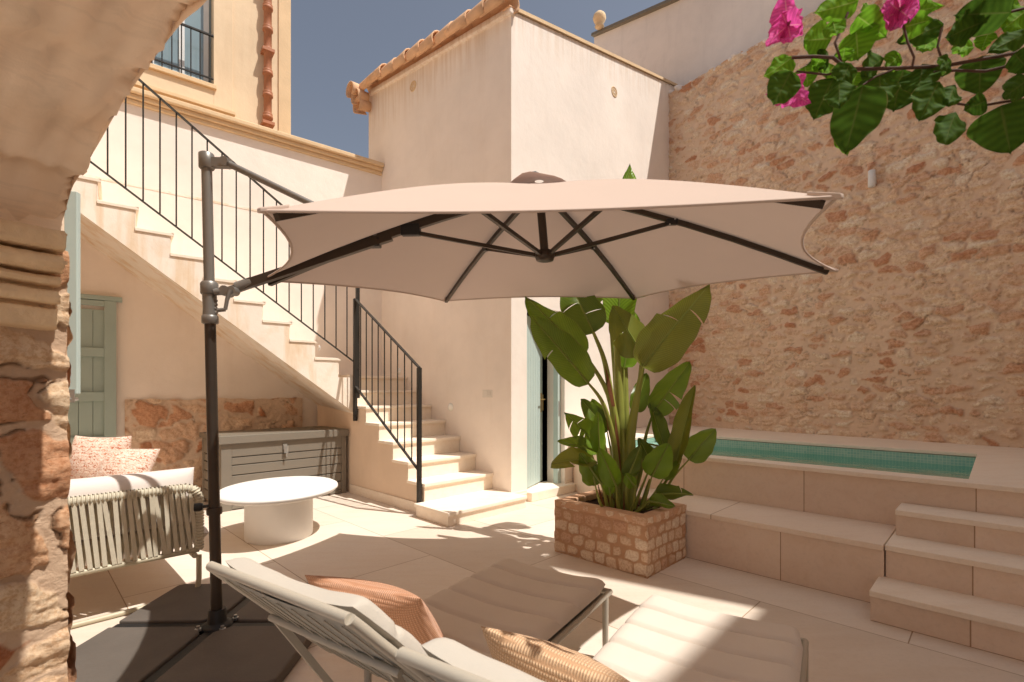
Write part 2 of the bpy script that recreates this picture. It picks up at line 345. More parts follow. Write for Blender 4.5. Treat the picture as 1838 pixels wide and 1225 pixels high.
# ------------------------------------------------------------------ rubble relief
def stone_grid(org, ex, ez, nn, Wd, Hd, res, cell, seed, depth, keep=.62, mort=.10, warp=.35, mask_top=None, flat=.35, rows=True, crack=.25, round_=.5, pw=3.0, jx_=.7, jz_=.6, domek=.5, rk=1.1, strata=.0, soft=.10):
    rng = np.random.default_rng(seed)
    nx, nz = int(Wd / res) + 1, int(Hd / res) + 1
    X, Zg = np.meshgrid(np.linspace(0, Wd, nx), np.linspace(0, Hd, nz))
    def vnoise(sx, sz, sd):
        r = np.random.default_rng(sd); t = r.random((int(Hd / sz) + 4, int(Wd / sx) + 4))
        gx, gz = X / sx, Zg / sz; i, j = gx.astype(int), gz.astype(int); fx, fz = gx - i, gz - j
        fx = fx * fx * (3 - 2 * fx); fz = fz * fz * (3 - 2 * fz)
        return (t[j, i] * (1 - fx) + t[j, i + 1] * fx) * (1 - fz) + (t[j + 1, i] * (1 - fx) + t[j + 1, i + 1] * fx) * fz
    def fbm(s, sd, o=4):
        a = np.zeros_like(X); k = 1; tot = 0
        for q in range(o): a += vnoise(s / 2 ** q, s / 2 ** q, sd + q) * k; tot += k; k *= .55
        return a / tot
    wx = X / cell[0] + warp * (fbm(cell[1], seed + 1) - .5) * 2
    wz = Zg / cell[1] + warp * (fbm(cell[1], seed + 9) - .5) * 2
    ci, cj = np.floor(wx).astype(int), np.floor(wz).astype(int)
    gx, gz = int(Wd / cell[0]) + 12, int(Hd / cell[1]) + 12
    jx, jz, idr, sz = rng.random((gz, gx)), rng.random((gz, gx)), rng.random((gz, gx)), rng.random((gz, gx))
    f1 = np.full_like(X, 9.); f2 = np.full_like(X, 9.); tid = np.zeros_like(X); tsz = np.zeros_like(X)
    for dj in (-2, -1, 0, 1, 2):
        for di in (-2, -1, 0, 1, 2):
            a, b = ci + di, cj + dj; ia, ib = np.clip(a + 4, 0, gx - 1), np.clip(b + 4, 0, gz - 1)
            px = a + .5 + jx_ * (jx[ib, ia] - .5) + (.5 * (b % 2) if rows else 0); pz = b + .5 + jz_ * (jz[ib, ia] - .5)
            d = (np.abs(wx - px) ** pw + np.abs(wz - pz) ** pw) ** (1 / pw)
            m1 = d < f1
            f2 = np.where(m1, f1, np.minimum(f2, d)); tid = np.where(m1, idr[ib, ia], tid); tsz = np.where(m1, sz[ib, ia], tsz); f1 = np.where(m1, d, f1)
    edge = (f2 - f1) + (fbm(.05, seed + 20) - .5) * .22
    cover = fbm(.9, seed + 30); thr = mort + (np.clip(cover - keep + .3, 0, 1)) * .55 + (tsz > .80) * .18
    mask = np.clip((edge - thr) / soft, 0, 1)
    dome = np.clip((edge - thr) / (round_), 0, 1) ** .6
    rough = fbm(.10, seed + 40, 5) - .5; stt = (vnoise(.22, .028, seed + 70) + .6 * vnoise(.11, .015, seed + 71)) / 1.6 - .5 + 0 * X; fine = fbm(.03, seed + 45, 3) - .5
    hgt = mask * (dome * domek + (tsz - .4) * flat + rough * rk + fine * .45 + stt * strata) * depth + (1 - mask) * ((fbm(.25, seed + 50) - .5) * .6 + fine * .3) * depth
    cr = np.clip(1 - np.abs((edge - thr) - .02) / .05, 0, 1) * (fbm(.16, seed + 60) > .60) * crack
    hgt -= cr * depth * .5
    o, ex, ez, nn = [np.array(Vector(k)) for k in (org, ex, ez, nn)]
    P = o + X[..., None] * ex + Zg[..., None] * ez + hgt[..., None] * nn
    mb = MB(); mb.np = P.reshape(-1, 3); mb.nx, mb.nz = nx, nz
    mb.col = np.stack([tid, mask, cr, np.ones_like(X)], -1).reshape(-1, 4)
    return mb
def build_stone(name, grids, m, parent=None, loc=None, extra=None):
    base = np.array(origin_of(parent).translation if parent else Vector(loc or (0, 0, 0)))
    V_, F_, C_ = [], [], []; o = 0
    for g in grids:
        V_.append(g.np - base); C_.append(g.col)
        i = np.arange((g.nz - 1) * g.nx).reshape(g.nz - 1, g.nx)[:, :-1].ravel() + o
        F_.append(np.stack([i, i + 1, i + 1 + g.nx, i + g.nx], -1)); o += len(g.np)
    if extra:
        ev = np.array([tuple(p) for p in extra.v]) - base; V_.append(ev); C_.append(np.tile([.5, 0, 0, 1], (len(ev), 1)))
        F_.append(np.array([f for f in extra.f]) + o)
    V_, F_, C_ = np.concatenate(V_), np.concatenate(F_), np.concatenate(C_)
    me = bpy.data.meshes.new(name); me.from_pydata(V_.tolist(), [], F_.tolist()); me.update()
    a = me.attributes.new('tint', 'FLOAT_COLOR', 'POINT'); a.data.foreach_set('color', C_.astype(np.float32).ravel())
    me.polygons.foreach_set('use_smooth', [True] * len(me.polygons)); me.materials.append(m)
    ob = bpy.data.objects.new(name, me); col.objects.link(ob)
    if parent: ob.parent = parent
    else: ob.location = Vector(base)
    return ob

# ================================================================== SETTING
g = MB(); g.box((0, 0, 0), (1, 0, 0), (0, 1, 0), Z, -60, 60, -60, 60, -.3, 0)
build('patio_floor', g, M['paving'], loc=(0, 0, 0))['kind'] = 'structure'

# ---- pool terrace ---------------------------------------------------
PZ = .69                                                # coping height
WC = Vector((2.53, 7.97, 0)); WD = Vector((.592, -.806, 0)).normalized(); WN = Vector((-WD.y, WD.x, 0)) * -1   # stone wall corner, run, face normal
if WN.dot(-WC) < 0: WN = -WN
pool = thing('swimming_pool', 'raised plunge pool of green mosaic with limestone coping below the rubble wall', 'pool', W(1.6, 5.1, PZ))
IN = [(.14, 4.22), (2.62, 4.22), (3.02, 4.88), (3.06, 5.95), (.14, 5.95)]          # pool edge (u, v)
def slabp(b, uvs, z0, z1): b.prism([W(u, v, z0) for u, v in uvs], Z * (z1 - z0)); return b
cop = [[(-4, 4.05), (2.76, 4.05), (2.62, 4.219), (-4, 4.219)], [(2.762, 4.052), (3.2, 4.53), (3.02, 4.879), (2.622, 4.221)], [(3.2015, 4.532), (3.78, 4.89), (3.78, 7.9), (3.062, 7.9), (3.062, 5.95), (3.022, 4.881)],
       [(-4, 5.952), (3.06, 5.952), (3.06, 7.9), (-4, 7.9)], [(-4, 4.221), (.139, 4.221), (.139, 5.95), (-4, 5.95)]]
for q_ in cop:
    b = MB(); slabp(b, q_, PZ - .032, PZ); build('coping', b, M['tread'], pool, bevel=.005)
b = MB(); slabp(b, [(-4, 4.08), (2.755, 4.08), (3.19, 4.56), (3.78, 4.915), (3.78, 5.0), (3.15, 4.66), (2.70, 4.17), (-4, 4.17)], 0, PZ - .034); build('retaining_wall', b, M['slab'], pool)
b = MB(); zz = PZ - 1.3
for i in range(5):
    p, q = IN[i], IN[(i + 1) % 5]; e = Vector((q[0] - p[0], q[1] - p[1], 0)).normalized(); n_ = Vector((e.y, -e.x, 0))
    slabp(b, [p, q, (q[0] + n_.x * .03 + e.x * .02, q[1] + n_.y * .03 + e.y * .02), (p[0] + n_.x * .03 - e.x * .02, p[1] + n_.y * .03 - e.y * .02)], zz, PZ - .034 - .001 * i)
slabp(b, IN, zz - .05, zz)
slabp(b, [(2.55, 4.25), (2.60, 4.25), (2.99, 4.9), (3.03, 5.94), (2.75, 5.94), (2.75, 4.9)], zz + .01, PZ - .09)
build('basin', b, M['pool_tile'], pool)
WZ = PZ - .118
b = MB(); b.add([W(u * .9985 + .002, v, WZ) for u, v in IN], [(0, 1, 2, 3, 4)]); build('water', b, M['water'], pool)

bench = thing('stone_bench', 'low limestone ledge bench built along the pool wall beside the planter', 'bench', W(2, 3.8, 0))
b = MB(); b.ub(.475, 2.52, 3.515, 4.079, .322, .357); build('seat', b, M['bench_slab'], bench, bevel=.004)
b = MB(); b.ub(.475, 2.51, 3.535, 4.05, 0, .320); build('front_panel', b, M['slab'], bench)
steps = thing('pool_steps', 'three broad limestone steps climbing to the pool deck at the right', 'steps', W(-.4, 3.6, 0))
for (v0, z1, z0, u1_) in ((3.25, .167, 0, .50), (3.53, .357, .0, .47), (3.80, .515, .30, .455)):
    b = MB(); b.ub(-4, u1_ - .002, v0 + .018, 4.078 - (.28 if z1 < .3 else 0) * 0, z0, z1 - .034)
    s_ = build('step', b, M['slab'], steps)
    b = MB(); b.ub(-4, u1_, v0, 4.076, z1 - .032, z1); build('tread', b, M['tread'], s_, bevel=.004)

# ---- stone boundary wall -------------------------------------------
sw = thing('stone_wall', 'tall rough rubble wall of pinkish stones behind the pool', 'wall', WC + WD * 2.5 + Z * PZ)
wl = 7.6
gr = stone_grid(WC + Z * (PZ - .02), WD, Z, WN, wl, 6.05 - PZ, .0115, (.205, .105), 11, .040, keep=.74, mort=.07, warp=.46, crack=.45, pw=3.4, rk=1.3, strata=1.1, soft=.08, round_=.35)
ex = MB(); ex.box(WC, WD, -WN, Z, -.3, wl, .03, .45, 0, 6.0)
build_stone('masonry', [gr], M['stone'], sw, extra=ex)
g2 = MB(); random.seed(3)
for k in range(60):
    p = WC + WD * random.uniform(0, 4.5) + Z * (6.02 + random.uniform(-.03, .03)) - WN * random.uniform(0, .05)
    g2.ball(p, random.uniform(.02, .06), 8, 1.6, 1, .7)
build('mortar_crest', g2, M['plaster_white'], sw)
lam = thing('wall_lamp', 'small white cylinder lamp fixed high on the rubble wall', 'lamp', Vector((0, 0, 0)))
dlam = None
# position on the wall plane
xr = (1569 - CX) / F; t_ = (xr * WC.y - WC.x) / (WD.x - xr * WD.y); pl = WC + WD * t_
zl = H + (Y0 - 324) / F * pl.y; lam.location = pl + WN * .075 + Z * zl
b = MB(); b.lathe(lam.location, [(.03, -.095), (.036, -.09), (.036, .09), (.03, .095)], 20); build('shade', b, M['white'], lam)
b = MB(); b.box(lam.location, WD, WN, Z, -.025, .025, -.07, -.03, -.05, .05); build('bracket', b, M['white'], lam)

nh = thing('neighbour_house', 'blank white rendered house rising behind the rubble wall, dark capping along its top', 'house', WC - WN * .3)
a0, a1 = WC - WD * 1.9 - WN * .25, WC + WD * 7.6 - WN * .25
za, zb = 8.15, 6.75
b = MB(); b.prism([a0, a1, a1 + Z * zb, WC - WN * .25 + Z * 7.65, a0 + Z * za], -WN * 4); build('wall', b, M['plaster_white'], nh)
b = MB()
for (p, q) in ((a0 + Z * za, WC - WN * .25 + Z * 7.65), (WC - WN * .25 + Z * 7.65, a1 + Z * zb)):
    b.bar(p + WN * .02 + Z * .02, q + WN * .02 + Z * .02, .12, .05)
build('capping', b, M['olive_lid'], nh)
fp = at(1076, 36, 9.35)
b = MB(); b.lathe(fp, [(.03, -.16), (.09, -.13), (.05, -.09), (.10, -.04), (.125, .03), (.11, .09), (.06, .14), (.01, .17)], 14); build('finial', b, M['trim_stone'], nh)

# ---- annex tower ----------------------------------------------------
tw = thing('annex_building', 'tall cream plastered annex with clay tile eave and narrow teal door', 'building', W(5, 5.2, 0))
u0, v0, v1_, uB = 3.79, 3.83, 7.6, 6.85
zc, zr, zd = 5.39, 6.18, 5.76
zl_u = lambda u: zc + (zd - zc) * (u - 3.79) / 3.06
dv0, dv1, dz0, dz1 = 4.08, 4.76, .10, 2.20
b = MB()
# front face around the door opening, left face, back and right
top = lambda v: zc + (zr - zc) * (v - v0) / (7.45 - v0)
def quad(b, pts): b.add(pts, [tuple(range(len(pts)))])
quad(b, [W(u0, v0, 0), W(u0, dv0, 0), W(u0, dv0, top(dv0)), W(u0, v0, zc)])
quad(b, [W(u0, dv0, dz1), W(u0, dv1, dz1), W(u0, dv1, top(dv1)), W(u0, dv0, top(dv0))])
quad(b, [W(u0, dv1, 0), W(u0, v1_, 0), W(u0, v1_, top(v1_)), W(u0, dv1, top(dv1))])
quad(b, [W(uB, v0, 0), W(u0, v0, 0), W(u0, v0, zc), W(uB, v0, zd)])
quad(b, [W(u0, v1_, 0), W(uB, v1_, 0), W(uB, v1_, top(v1_) + zd - zc), W(u0, v1_, top(v1_))])
quad(b, [W(uB, v0, 0), W(uB, v1_, 0), W(uB, v1_, top(v1_) + zd - zc), W(uB, v0, zd)])
# reveals of the doorway
for (va, vb_) in ((dv0, dv0), (dv1, dv1)):
    quad(b, [W(u0, va, 0), W(u0 + .28, va, 0), W(u0 + .28, va, dz1), W(u0, va, dz1)])
quad(b, [W(u0, dv0, dz1), W(u0 + .28, dv0, dz1), W(u0 + .28, dv1, dz1), W(u0, dv1, dz1)])
build('wall', b, M['plaster'], tw)
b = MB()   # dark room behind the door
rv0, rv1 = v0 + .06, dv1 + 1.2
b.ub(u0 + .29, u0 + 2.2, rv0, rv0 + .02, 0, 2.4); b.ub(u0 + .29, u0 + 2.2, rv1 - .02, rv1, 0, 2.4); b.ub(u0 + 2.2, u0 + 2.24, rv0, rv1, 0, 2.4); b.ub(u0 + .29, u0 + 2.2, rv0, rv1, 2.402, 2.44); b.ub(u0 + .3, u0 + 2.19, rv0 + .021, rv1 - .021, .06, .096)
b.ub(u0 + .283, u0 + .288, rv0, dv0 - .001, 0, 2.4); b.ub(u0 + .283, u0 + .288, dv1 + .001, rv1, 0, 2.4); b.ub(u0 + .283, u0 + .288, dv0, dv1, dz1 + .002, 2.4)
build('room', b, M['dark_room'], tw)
b = MB(); b.ub(u0 - .02, u0 + .30, v0 - .01 + .12, dv1 + .02, 0, .095); b.ub(u0 - .09, u0 + .2, dv0 - .02, dv1 + .14, 0, .10); build('doorstep', b, M['tread'], tw, bevel=.006)
b = MB(); b.ub(u0 - .012, u0, v0 - .012, dv0 - .01, 0, .12); b.ub(u0 - .012, u0, dv1 + .03, 4.9, 0, .14); build('skirting', b, M['tread'], tw)
b = MB(); fr_u = u0 + .06
b.ub(fr_u, fr_u + .07, dv0 + .002, dv0 + .045, dz0, dz1 - .002); b.ub(fr_u, fr_u + .07, dv1 - .06, dv1 - .002, dz0, dz1 - .002); b.ub(fr_u, fr_u + .07, dv0 + .046, dv1 - .061, dz1 - .05, dz1 - .002)
build('door_frame', b, M['teal_blue'], tw, bevel=.003)
hp = W(fr_u + .03, dv0 + .05, dz0 + .01); dd = Vector((.38, .925, 0)).normalized() ; dn = Vector((-dd.y, dd.x, 0)) * -1
b = MB(); nb_ = 7; lw = .60
for k in range(nb_): b.box(hp, dd, dn, Z, k * lw / nb_ + .002, (k + 1) * lw / nb_ - .002, -.018, .018, 0, 2.0)
b.box(hp, dd, dn, Z, 0, lw, -.012, .012, .001, 1.999)
dr = build('door', b, M['teal_blue'], tw, bevel=.002)
b = MB(); hb = hp + dd * (lw - .06) + Z * .98 + dn * .018
b.box(hb, dd, dn, Z, -.018, .018, 0, .006, -.12, .12); b.tube([hb + Z * .04, hb + Z * .04 + dn * .05], .009, 8); b.tube([hb + Z * .04 + dn * .05, hb + Z * .04 + dn * .05 - dd * .11], .008, 8)
b.box(hb + dd * .06, dd, dn, Z, -.004, .002, -.03, .012, -.1, .1)
build('handle', b, M['brass'], dr)
b = MB(); pst = W(fr_u - .004, dv1 - .035, 1.02)
b.box(pst, U, Vv, Z, 0, .006, -.012, .012, -.09, .09); build('strike_plate', b, M['grey_metal'], tw)
# round clay vents
def vent(px, py, face):
    xr = (px - CX) / F
    if face == 'L': d = v0 / (xr * Vv.x + Vv.y); n_ = -Vv; e = U
    else: d = u0 / (xr * U.x + U.y); n_ = -U; e = Vv
    c = at(px, py, d) + n_ * .012
    b = MB(); ring = lambda r: [c + e * r * math.cos(w) + Z * r * math.sin(w) for w in [2 * math.pi * k / 24 for k in range(25)]]
    b.tube(ring(.064), .009, 6, False); b.tube(ring(.022), .006, 6, False)
    for k in range(8):
        w = math.pi * k / 4; q = e * math.cos(w) + Z * math.sin(w)
        b.tube([c + q * .022, c + q * .062], .006, 5)
        b.tube([c + (e * math.cos(w + .39) + Z * math.sin(w + .39)) * (.042 + .013 * math.cos(a)) + (e * -math.sin(w + .39) + Z * math.cos(w + .39)) * .012 * math.sin(a) for a in [2 * math.pi * q2 / 8 for q2 in range(9)]], .005, 5, False)
    o = build('vent', b, M['trim_stone'], tw)
    b = MB(); b.add([p - n_ * .008 for p in ring(.064)[:-1]], [tuple(range(24))]); build('vent_hole', b, M['dark_room'], o)
vent(743, 156, 'L'); vent(1101, 166, 'R')
# tiled roof: barrel tiles run down to the eave over the left face
sl = math.atan2(zr - zc, 7.45 - v0); td = (Vv * math.cos(sl) + Z * math.sin(sl)).normalized(); tn = td.cross(U).normalized()
if tn.z < 0: tn = -tn
b = MB(); q = [W(u0 - .03, v0 - .10, zc - .02), W(uB + .1, v0 - .10, zc - .02)]
b.prism([W(u0 - .025, v0 + .06, zc + .005 + .06 * math.tan(sl)), W(uB, v0 + .06, zd + .005 + .06 * math.tan(sl)), W(uB, 7.7, top(7.7) + .005 + zd - zc), W(u0 - .025, 7.7, top(7.7) + .005)], Z * .04)
rf = build('roof', b, M['trim_stone'], tw)
b = MB(); random.seed(5); uu = u0 + .22     # tile rows over the slope
while uu < uB + .1:
    for k in range(9):
        st = W(uu, v0, zl_u(uu)) + td * (.12 + k * .36) + tn * .05
        b.grid(lambda a, c, st=st: st + td * (.42 * c) + U * (.10 - .015 * c) * math.cos(R(-10 + 200 * a)) + tn * ((.10 - .015 * c) * math.sin(R(-10 + 200 * a)) + .02 * (1 - c)), 8, 1)
    uu += .24
build('roof_tile', b, M['terracotta'], rf, solid=.014)
b = MB(); random.seed(9)                       # barrel tiles laid end to end along the edge over the left face
def barrel(o, d_, r0, r1, L, side, up_, a0=-40, a1=220):
    b.grid(lambda a, c: o + d_ * (L * c) + side * ((r0 + (r1 - r0) * c) * math.cos(R(a0 + (a1 - a0) * a))) + up_ * ((r0 + (r1 - r0) * c) * math.sin(R(a0 + (a1 - a0) * a))), 12, 3)
sd_ = (W(uB, v0, zd) - W(u0, v0, zc)).normalized()
for k in range(10):
    o = W(u0 - .07, v0 - .075 + random.uniform(-.012, .012), zc + .045 + random.uniform(-.01, .01)) + sd_ * (k * .31); d_ = (sd_ + Z * -.05 + Vv * random.uniform(-.03, .03)).normalized()
    barrel(o, d_, .124 + random.uniform(-.006, .006), .10, .40, Vv, Z)
for (du, dz, dv) in ((3.02, -.12, -.06), (3.02, -.24, -.03), (3.10, .0, -.1)): barrel(W(u0 + du, v0 + dv, zd + dz), (Vv * -1 + Z * -.05 + U * .2).normalized(), .09, .11, .18, U, Z, -60, 240)
build('edge_tile', b, M['terracotta'], rf, solid=.016)
b = MB(); b.box(W(u0 - .02, v0, zc), sd_, Vv, Z, 0, 3.05, -.04, .05, -.05, .03); build('mortar_bed', b, M['plaster'], rf, bevel=.02, seg=3)
b = MB()   # verge line of flat tiles on the right face
for k in range(9):
    st = W(u0 - .012, v0, zc) + td * (-.05 + k * .42) + tn * .03
    b.box(st, td, U, tn, 0, .43, -.012, .10, -.012, .006 + .010 * (k % 2))
build('verge_tile', b, M['terracotta'], rf, bevel=.006)

# ---- back wall, door, plinth ---------------------------------------
B0 = W(6.48, 3.83)
bw = thing('back_wall', 'lime plastered courtyard wall behind the upper stairs with moulded sandstone top', 'wall', B0 - UB * 2.5)
b = MB(); b.box(B0, -UB, NB, Z, -.0, 6.5, 0, .3, 0, 4.40); build('wall', b, M['plaster_back'], bw)
b = MB()
for (o0, z0, z1) in ((.03, 4.402, 4.45), (.06, 4.452, 4.50), (.10, 4.502, 4.56)): b.box(B0, -UB, -NB, Z, 0, 6.5, -.32, o0, z0, z1)
build('coping', b, M['trim_stone'], bw, bevel=.012, seg=3)
b = MB(); b.box(B0, -UB, -NB, Z, .3, 6.5, -.01, .004, 3.50, 3.525); build('string_line', b, M['plaster_stair'], bw)
PLN = (B0.x - (224 - CX) / F * B0.y) / (UB.x - (224 - CX) / F * UB.y) - 1.12
gr = stone_grid(B0 - UB * 1.12 - NB * .015, -UB, Z, -NB, PLN, 1.14, .013, (.30, .22), 31, .05, keep=.75, mort=.05, warp=.6, rows=False, crack=.5)
tx = gr.np.reshape(gr.nz, gr.nx, 3)
for i in range(gr.nx): tx[:, i, 2] *= 1 + .006 * math.sin(i * .11) + .004 * math.sin(i * .37)
gr.np = tx.reshape(-1, 3)
build_stone('stone_plinth', [gr], M['stone_red'], bw)

def back_s(px):   # run along the back wall seen at a pixel column
    xr = (px - CX) / F; return (B0.x - xr * B0.y) / (UB.x - xr * UB.y)
ds1, ds0 = back_s(213), back_s(213) + 1.0
pd = thing('plank_door', 'sage teal plank door with cross rails behind the sofa', 'door', B0 - UB * ds1 - UB * .5 - NB * .02)
b = MB(); z1 = 2.20
for k in range(7): b.box(B0 - NB * .03, -UB, NB, Z, ds1 + .10 + k * .115, ds1 + .10 + k * .115 + .111, 0, .02, .02, z1 - .1)
b.box(B0 - NB * .02, -UB, NB, Z, ds1 + .08, ds1 + .95, .004, .0195, .03, z1 - .11)
build('planks', b, M['teal'], pd, bevel=.002)
b = MB(); b.box(B0 - NB * .065, -UB, NB, Z, ds1 + .02, ds1 + .12, 0, .034, .02, z1); b.box(B0 - NB * .065, -UB, NB, Z, ds1 + .9, ds1 + 1.0, 0, .034, .02, z1); b.box(B0 - NB * .063, -UB, NB, Z, ds1 + .121, ds1 + .899, 0, .032, z1 - .06, z1 - .005)
build('stile', b, M['teal'], pd, bevel=.003)
for zz in (1.60, 1.13, .66, .2):
    b = MB(); b.box(B0 - NB * .062, -UB, NB, Z, ds1 + .121, ds1 + .899, 0, .03, zz, zz + .095); build('rail', b, M['teal'], pd, bevel=.003)
b = MB(); b.box(B0 - NB * .07, -UB, NB, Z, ds1 - .03, ds1 + 1.0, 0, .068, z1 + .002, z1 + .05); build('head', b, M['teal'], pd, bevel=.003)

# ---- upper house ----------------------------------------------------
uh = thing('upper_house', 'ochre rendered house with balcony window and clay downpipe rising above the back wall', 'house', B0 + NB * .6 + Z * 4.4)
H0 = B0 + NB * .6
def house_s(px):
    xr = (px - CX) / F; return (H0.x - xr * H0.y) / (UB.x - xr * UB.y)
sR = house_s(521); w1 = house_s(383); w0 = w1 + 1.35; zs, zt = 5.22, 7.7
b = MB()
def hb(b, s0, s1, z0, z1, o0=0, o1=.3): return b.box(H0, -UB, NB, Z, s0, s1, o0, o1, z0, z1)
hb(b, sR, w1, 3.9, 9); hb(b, w0, 7, 3.9, 9); hb(b, w1, w0, 3.9, zs); hb(b, w1, w0, zt, 9); b.box(H0, -UB, NB, Z, sR, 7, .301, 4, 3.9, 9)
build('wall', b, M['plaster_house'], uh)
b = MB(); hb(b, sR - .004, sR + .16, 4.4, 9, -.02, .02); build('corner_pilaster', b, M['trim_stone'], uh, bevel=.005)
wn = MB(); fr = .22
hb(wn, w1 - fr, w1, zs - .26, zt + .2, -.025, 0); hb(wn, w0, w0 + fr, zs - .26, zt + .2, -.025, 0); hb(wn, w1, w0, zs - .26, zs - .06, -.025, 0)
win = build('window', wn, M['plaster_house'], uh, bevel=.004)
b = MB(); hb(b, w1 - .03, w0 + .03, zs - .058, zs, -.06, .2); hb(b, w1 - fr - .03, w0 + fr + .03, zs - .31, zs - .262, -.04, 0); build('sill', b, M['trim_stone'], win, bevel=.006)
b = MB()
for s in (w1 + .03, w1 + .30, w1 + .62, w1 + .95): hb(b, s, s + .06, zs + .02, zt - .02, .16, .2)
hb(b, w1 + .1, w0 - .02, zs + .02, zs + .12, .161, .199); build('frame', b, M['frame_white'], win)
b = MB(); hb(b, w1, w0, zs, zt, .185, .19); build('pane', b, M['glass'], win)
b = MB(); zr_ = 5.86
b.bar(H0 - UB * w1 - NB * .02 + Z * zr_, H0 - UB * w0 - NB * .02 + Z * zr_, .03, .02)
br = build('balcony_railing', b, M['iron'], uh)
b = MB(); b.bar(H0 - UB * w1 - NB * .02 + Z * (zs + .08), H0 - UB * w0 - NB * .02 + Z * (zs + .08), .02, .015)
build('bottom_rail', b, M['iron'], br)
for k in range(13):
    p = H0 - UB * (w1 + .05 + k * .1) - NB * .02
    b = MB(); b.tube([p + Z * (zs + .02), p + Z * zr_], .007, 6); build('baluster', b, M['iron'], br)
b = MB(); sp = house_s(478); pc = H0 - UB * sp - NB * .085
zz = 4.45; prof = []
while zz < 8.8:
    prof += [(.05, zz), (.05, zz + .22), (.066, zz + .225), (.066, zz + .26), (.056, zz + .265), (.062, zz + .275), (.062, zz + .29), (.05, zz + .295)]; zz += .30
b.lathe(pc, prof, 14); dp = build('downpipe', b, M['pipe'], uh)
for z_ in (4.9, 5.9, 6.9):
    b = MB(); b.box(pc + Z * z_, UB, NB, Z, -.075, .075, -.07, .085, -.02, .02); build('pipe_clip', b, M['pipe'], dp)

# ---- staircase ------------------------------------------------------
st = thing('staircase', 'L-shaped plastered stair with limestone treads climbing beside the annex', 'staircase', W(4.9, 3.3, 0))
vs0, vs1 = 2.90, 3.828
nose = [(3.55, .13), (4.07, .31), (4.36, .497), (4.65, .684), (4.94, .87), (5.23, 1.057), (5.52, 1.244), (5.80, 1.43)]
pts = [W(3.60, vs0, 0)]
for i, (u, z) in enumerate(nose):
    pts.append(W(u + .03, vs0, z - .034)); 
    un = nose[i + 1][0] + .03 if i < 7 else 6.55
    pts.append(W(un, vs0, z - .034))
pts[0] = W(3.58, vs0, 0); pts.append(W(6.55, vs0, 0))
b = MB(); b.prism(pts, Vv * (vs1 - vs0)); build('lower_flight', b, M['plaster_pink'], st)
b = MB(); b.ub(3.58, 4.09, 2.80, vs0 - .001, 0, .128); build('side_block', b, M['tread'], st, bevel=.004)
for i, (u, z) in enumerate(nose):
    un = nose[i + 1][0] + .03 if i < 7 else 6.55
    b = MB(); b.ub(u, un - .001 + (0 if i else 0), (2.78 if i == 0 else vs0 - .012), vs1, z - .032, z)
    t = build('tread', b, M['tread'], st, bevel=.004)
    b = MB(); zp = nose[i - 1][1] if i else 0
    b.ub(u + .022, u + .029, vs0 + .002 if i else 2.79, vs1, zp + .001, z - .034); build('riser', b, M['tread'], t)
b = MB(); b.ub(4.10, 5.62, vs0 - .016, vs0 - .001, 0, .105); build('skirting', b, M['tread'], st, bevel=.003)
# upper flight along the back wall
Q = W(5.47, 2.90); SD = -UB
wid = 1.115
nos = [(.19 + .27 * k, 1.62 + .19 * k) for k in range(13)]
ps = [(-.0, .955), (-.0, 1.396)]
for k, (s, z) in enumerate(nos):
    zp = 1.43 + .19 * k - .034
    ps += [(s + .03, zp), (s + .03, z - .034)]
se = nos[-1][0] + .3; ps += [(se, nos[-1][1] - .034), (se, .955 + .744 * se)]
b = MB(); b.prism([Q + SD * s + Z * z for s, z in ps], NB * wid); build('upper_flight', b, M['plaster_stair'], st)
for k, (s, z) in enumerate(nos):
    b = MB(); b.box(Q - NB * .012, SD, NB, Z, s, s + .299, 0, wid, z - .032, z); t = build('tread', b, M['tread'], st, bevel=.004)
    b = MB(); b.box(Q + NB * .004, SD, NB, Z, s + .022, s + .029, 0, wid - .01, z - .19 + .001, z - .034); build('riser', b, M['tread'], t)
# wedge between the skewed upper flight and the landing
b = MB(); b.prism([W(5.47, 2.90, 1.396), W(6.56, 2.90, 1.396), W(6.56, 2.80, 1.396), W(5.50, 2.82, 1.396)], Z * .0335); build('landing_edge', b, M['tread'], st)

# railings
def railing(name, label, posts, base, run, z0f, z1f, s0, s1, step):
    t = thing(name, label, 'railing', base + run * s0)
    b = MB(); b.bar(base + run * s0 + Z * z1f(s0), base + run * s1 + Z * z1f(s1), .032, .012); build('handrail', b, M['iron'], t)
    b = MB(); b.bar(base + run * s0 + Z * z0f(s0), base + run * s1 + Z * z0f(s1), .028, .012); build('bottom_rail', b, M['iron'], t)
    n = int((s1 - s0) / step)
    for k in range(1, n + 1):
        s = s0 + step * k
        if s1 - s < .04: break
        b = MB(); b.tube([base + run * s + Z * z0f(s), base + run * s + Z * z1f(s)], .0068, 6); build('baluster', b, M['iron'], t)
    for (s, za_, zb_) in posts:
        b = MB(); b.box(base + run * s, UB, NB, Z, -.02, .02, -.02, .02, za_, zb_); po = build('post', b, M['iron'], t, bevel=.002)
        b = MB()
        for zz in (za_ + .08, za_ + .35): b.tube([base + run * s + Z * zz - NB * .03, base + run * s + Z * zz + NB * .03], .011, 8)
        build('bolt', b, M['iron'], po)
    return t
railing('stair_railing', 'long black iron railing along the upper stair flight', [(.0, 1.15, 2.66)], Q - NB * .03, SD, lambda s: 1.55 + .709 * s, lambda s: 2.655 + .709 * s, 0.0, 3.4, .128)
LB = W(5.44, 2.865)
railing('stair_railing', 'short black iron railing on the lower stair steps with a square newel post', [(.0, .88, 2.33), (1.31, .02, 1.47)], LB, -U, lambda s: 1.30 - .66 * s, lambda s: 2.33 - .655 * s, 0.0, 1.31, .131)

